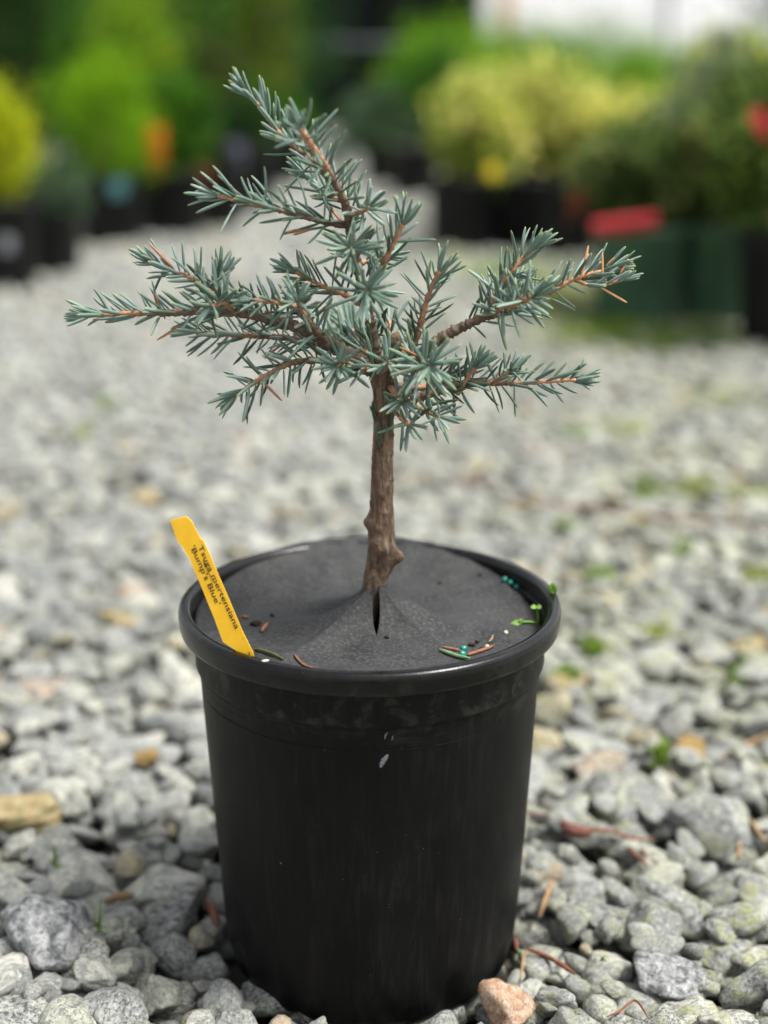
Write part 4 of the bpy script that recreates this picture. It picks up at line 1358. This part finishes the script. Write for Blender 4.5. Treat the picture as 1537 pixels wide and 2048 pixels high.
def litter(name, pts, r, material, label, cat, lift=.0004, where='disc', group=None, sides=7, squash=None):
    if where == 'disc': P = [on_disc(*q) + np.array([0, 0, lift]) for q in pts]
    else: P = [np.array(q) for q in pts]
    path = catmull(P, .0012)
    rr = r * np.interp(np.linspace(0, 1, len(path)), [0, .2, .8, 1], [.5, 1, 1, .35])
    v, f = tube(path, rr, sides, .05, len(label), squash)
    return tag(add(name, mesh_from(name, v, f), material), label, cat, group)
litter('fallen_needle', [(523, 1266), (530, 1257), (536, 1249)], .0009, M['dead'], 'short reddish brown needle lying near the yellow label', 'needle', .0008)
litter('fallen_needle', [(484, 1236), (492, 1236), (498, 1237)], .0008, M['dead'], 'pinkish brown needle scrap right beside the yellow label', 'needle', .0006)
litter('fallen_needle', [(589, 1311), (600, 1326), (612, 1334), (628, 1338)], .0005, M['dead'], 'thin curved brown needle at the front rim', 'needle', .0006)
litter('fallen_needle', [(879, 1303), (900, 1311), (922, 1318), (940, 1321)], .0009, plain('fallen_green', (.12, .20, .10), .5, .4, .2, 500), 'pale green fallen needle beside teal pellets', 'needle', .0010)
litter('fallen_needle', [(884, 1301), (905, 1305), (926, 1310)], .0007, M['dead'], 'red brown needle touching the green fallen one', 'needle', .0016)
litter('fallen_needle', [(935, 1313), (958, 1306), (980, 1298), (988, 1294)], .0008, M['dead'], 'red brown needle stretched towards the front right rim', 'needle', .0008)
litter('fallen_needle', [(978, 1287), (984, 1281), (986, 1273)], .0005, M['tan'], 'thin tan scrap standing by the soil crumbs', 'needle', .0008)
litter('fallen_needle', [(510, 1302), (530, 1308), (548, 1314), (566, 1321)], .0014, plain('olive_needle', (.075, .08, .035), .6, .3, .2, 500), 'flat olive leaf scrap at the foot of the yellow label', 'needle', .0006, squash=.4)
def seedling(label, stem_pts, leaves):
    b = stem_pts[0]
    root = thing('weed_seedling', label, 'weed', tuple(b))
    path = catmull(stem_pts, .001)
    v, f = tube(path, .0006, 6)
    add('stem', mesh_from('stem', v, f), M['weed'], root)
    for c, dx, dz, L, w in leaves:
        d = np.array([dx, -.25, dz]); d /= np.linalg.norm(d)
        s = np.cross(d, np.array([0, -.7, .7])); s /= np.linalg.norm(s)
        u = np.cross(s, d)
        lv, lf = [], []
        for i, t in enumerate(np.linspace(0, 1, 8)):
            hw = w * math.sin(PI * min(1, t * .93 + .05)) ** .75
            for k, e in enumerate((-1, -.5, 0, .5, 1)): lv.append(c + d * L * t + s * hw * e + u * (abs(e) * hw * .28 - .12 * L * t * t))
        for i in range(7):
            for k in range(4): lf.append((i * 5 + k, i * 5 + k + 1, i * 5 + k + 6, i * 5 + k + 5))
        o = add('leaf', mesh_from('leaf', lv, lf), M['weed'], root)
        sl = o.modifiers.new('thickness', 'SOLIDIFY'); sl.thickness = .0003
s0 = on_disc(1078, 1246)
s1, s2 = at_y(1076, 1225, s0[1]), at_y(1073, 1214, s0[1])
seedling('upright green seedling inside the right rim of the pot', [s0, s1, s2], [(s2, -1, .1, .0026, .0011), (s2, .9, .1, .0024, .0011)])
t0 = on_disc(1076, 1247)
t1, t2 = at_y(1060, 1244, t0[1] - .001), at_y(1046, 1244, t0[1] - .002)
seedling('green seedling lying flat towards the trunk by the right rim', [t0, t1, t2], [(t2, -1, -.05, .0058, .0013), (t2, -.5, .6, .0022, .0009)])
r0_ = at_z(1106, 1188, H - .0006); r1_ = at_y(1105, 1184, r0_[1])
seedling('bright green leaf poking up over the right rim', [r0_ - np.array([0, 0, .0015]), r0_, r1_], [(r0_, -.10, 1, .0056, .0019)])

# ------------------------------------------------------------------ litter on the gravel
def lie(pts, lift=.0015):
    out = []
    for q in pts:
        g_ = at_z(q[0], q[1], .004); zt = ground_top(g_[0], g_[1])
        for _ in range(3):
            g_ = at_z(q[0], q[1], zt); zt = .5 * zt + .5 * ground_top(g_[0], g_[1])
        g_[2] = zt + lift; out.append(g_)
    z = np.array([q[2] for q in out]); zs = np.convolve(np.pad(z, 1, 'edge'), [.3, .4, .3], 'valid')
    for q, a in zip(out, np.maximum(zs, z - .001)): q[2] = a
    return out
G = 'ground'
litter('fallen_twig', lie([(1050, 1630), (1090, 1636), (1130, 1648), (1180, 1660), (1225, 1674), (1262, 1684), (1312, 1688)]), .0011, M['redtwig'], 'long red brown twig on the gravel right of the pot', 'twig', 0, G)
litter('fallen_twig', lie([(1255, 1678), (1262, 1700), (1280, 1722), (1296, 1738)]), .0010, M['redtwig'], 'forked red brown twig below the long one', 'twig', 0, G)
litter('fallen_twig', lie([(1270, 1690), (1290, 1710), (1316, 1730)]), .0008, M['redtwig'], 'shorter red brown twig beside the forked one', 'twig', 0, G)
litter('bark_scrap', lie([(1124, 1662), (1150, 1668), (1182, 1680)]), .0032, plain('purple_bark', (.13, .055, .045), .8, .2, .3, 200, .4), 'flat purplish bark scrap under the long twig', 'bark', 0, G, squash=.5)
litter('fallen_twig', lie([(1078, 1834), (1090, 1805), (1104, 1776), (1110, 1766)]), .0021, M['tan'], 'pale tan stick standing by the pot foot', 'stick', .002, G, squash=.6)
litter('fallen_twig', lie([(1052, 1902), (1085, 1918), (1118, 1934), (1150, 1950)]), .0011, M['redtwig'], 'red brown twig near the pot foot', 'twig', 0, G)
litter('fallen_twig', lie([(1052, 1904), (1046, 1930), (1042, 1965)]), .0008, M['tan'], 'thin brown stem beside the pot foot twig', 'twig', 0, G)
litter('fallen_twig', lie([(1214, 2040), (1240, 2024), (1270, 2022), (1298, 2040)]), .0005, M['redtwig'], 'thin arched red stem among front stones', 'twig', .001, G)
litter('fallen_twig', lie([(1502, 1645), (1515, 1668), (1532, 1690)]), .0012, M['tan'], 'orange tan stick between pale stones', 'twig', 0, G)
litter('fallen_twig', lie([(1478, 1686), (1478, 1722)]), .0013, M['tan'], 'short upright tan stick beside the orange tan one', 'twig', .001, G)
litter('fallen_twig', lie([(1440, 1530), (1490, 1500), (1540, 1468)]), .0016, M['tan'], 'blurred tan stick on the right gravel', 'twig', 0, G)
litter('fallen_twig', lie([(835, 960), (900, 966), (960, 985), (1030, 1000), (1110, 1012), (1180, 1022), (1260, 1030), (1340, 1040), (1420, 1048), (1560, 1060)]), .0018, M['redtwig'], 'very long red brown stem lying across the far gravel', 'stem', .001, G)
litter('bark_scrap', lie([(412, 1812), (425, 1830), (436, 1855)]), .0034, plain('red_bark', (.16, .07, .05), .8, .2, .3, 200, .4), 'curled reddish bark scrap against the left pot side', 'bark', .002, G, squash=.5)
litter('bark_scrap', lie([(1030, 1880), (1034, 1905)]), .0028, plain('red_bark_dark', (.12, .05, .04), .8, .2, .3, 200, .4), 'reddish bark scrap against the right pot side', 'bark', .001, G, squash=.5)
litter('bark_scrap', lie([(210, 1808), (238, 1800), (268, 1796)]), .0022, M['tan'], 'small orange tan chip between the left stones', 'bark', .001, G, squash=.5)
def blades(label, base_px, ends):
    b = lie([base_px], -.002)[0]
    root = thing('grass_sprig', label, 'grass', tuple(b))
    for ex, ey in ends:
        e = at_y(ex, ey, b[1] - .002)
        mid = (b + e) / 2 + np.array([rng.normal() * .0012, -.001, .0015])
        path = catmull([b, mid, e], .001)
        v, f = tube(path, np.linspace(.0009, .0002, len(path)), 6, 0, 1, .35)
        add('blade', mesh_from('blade', v, f), M['weed'], root)
blades('bent green grass sprig beside the ochre stone', (112, 1726), [(106, 1684), (142, 1738), (116, 1692), (100, 1718)])
blades('yellow green grass blade between the left stones', (198, 1850), [(203, 1796), (212, 1868), (190, 1830)])
blades('tiny bright green sprig near the right front stones', (1204, 1920), [(1212, 1912), (1196, 1912), (1216, 1922)])
blades('small green sprig beside the right pot foot', (1040, 1912), [(1036, 1896), (1044, 1898)])
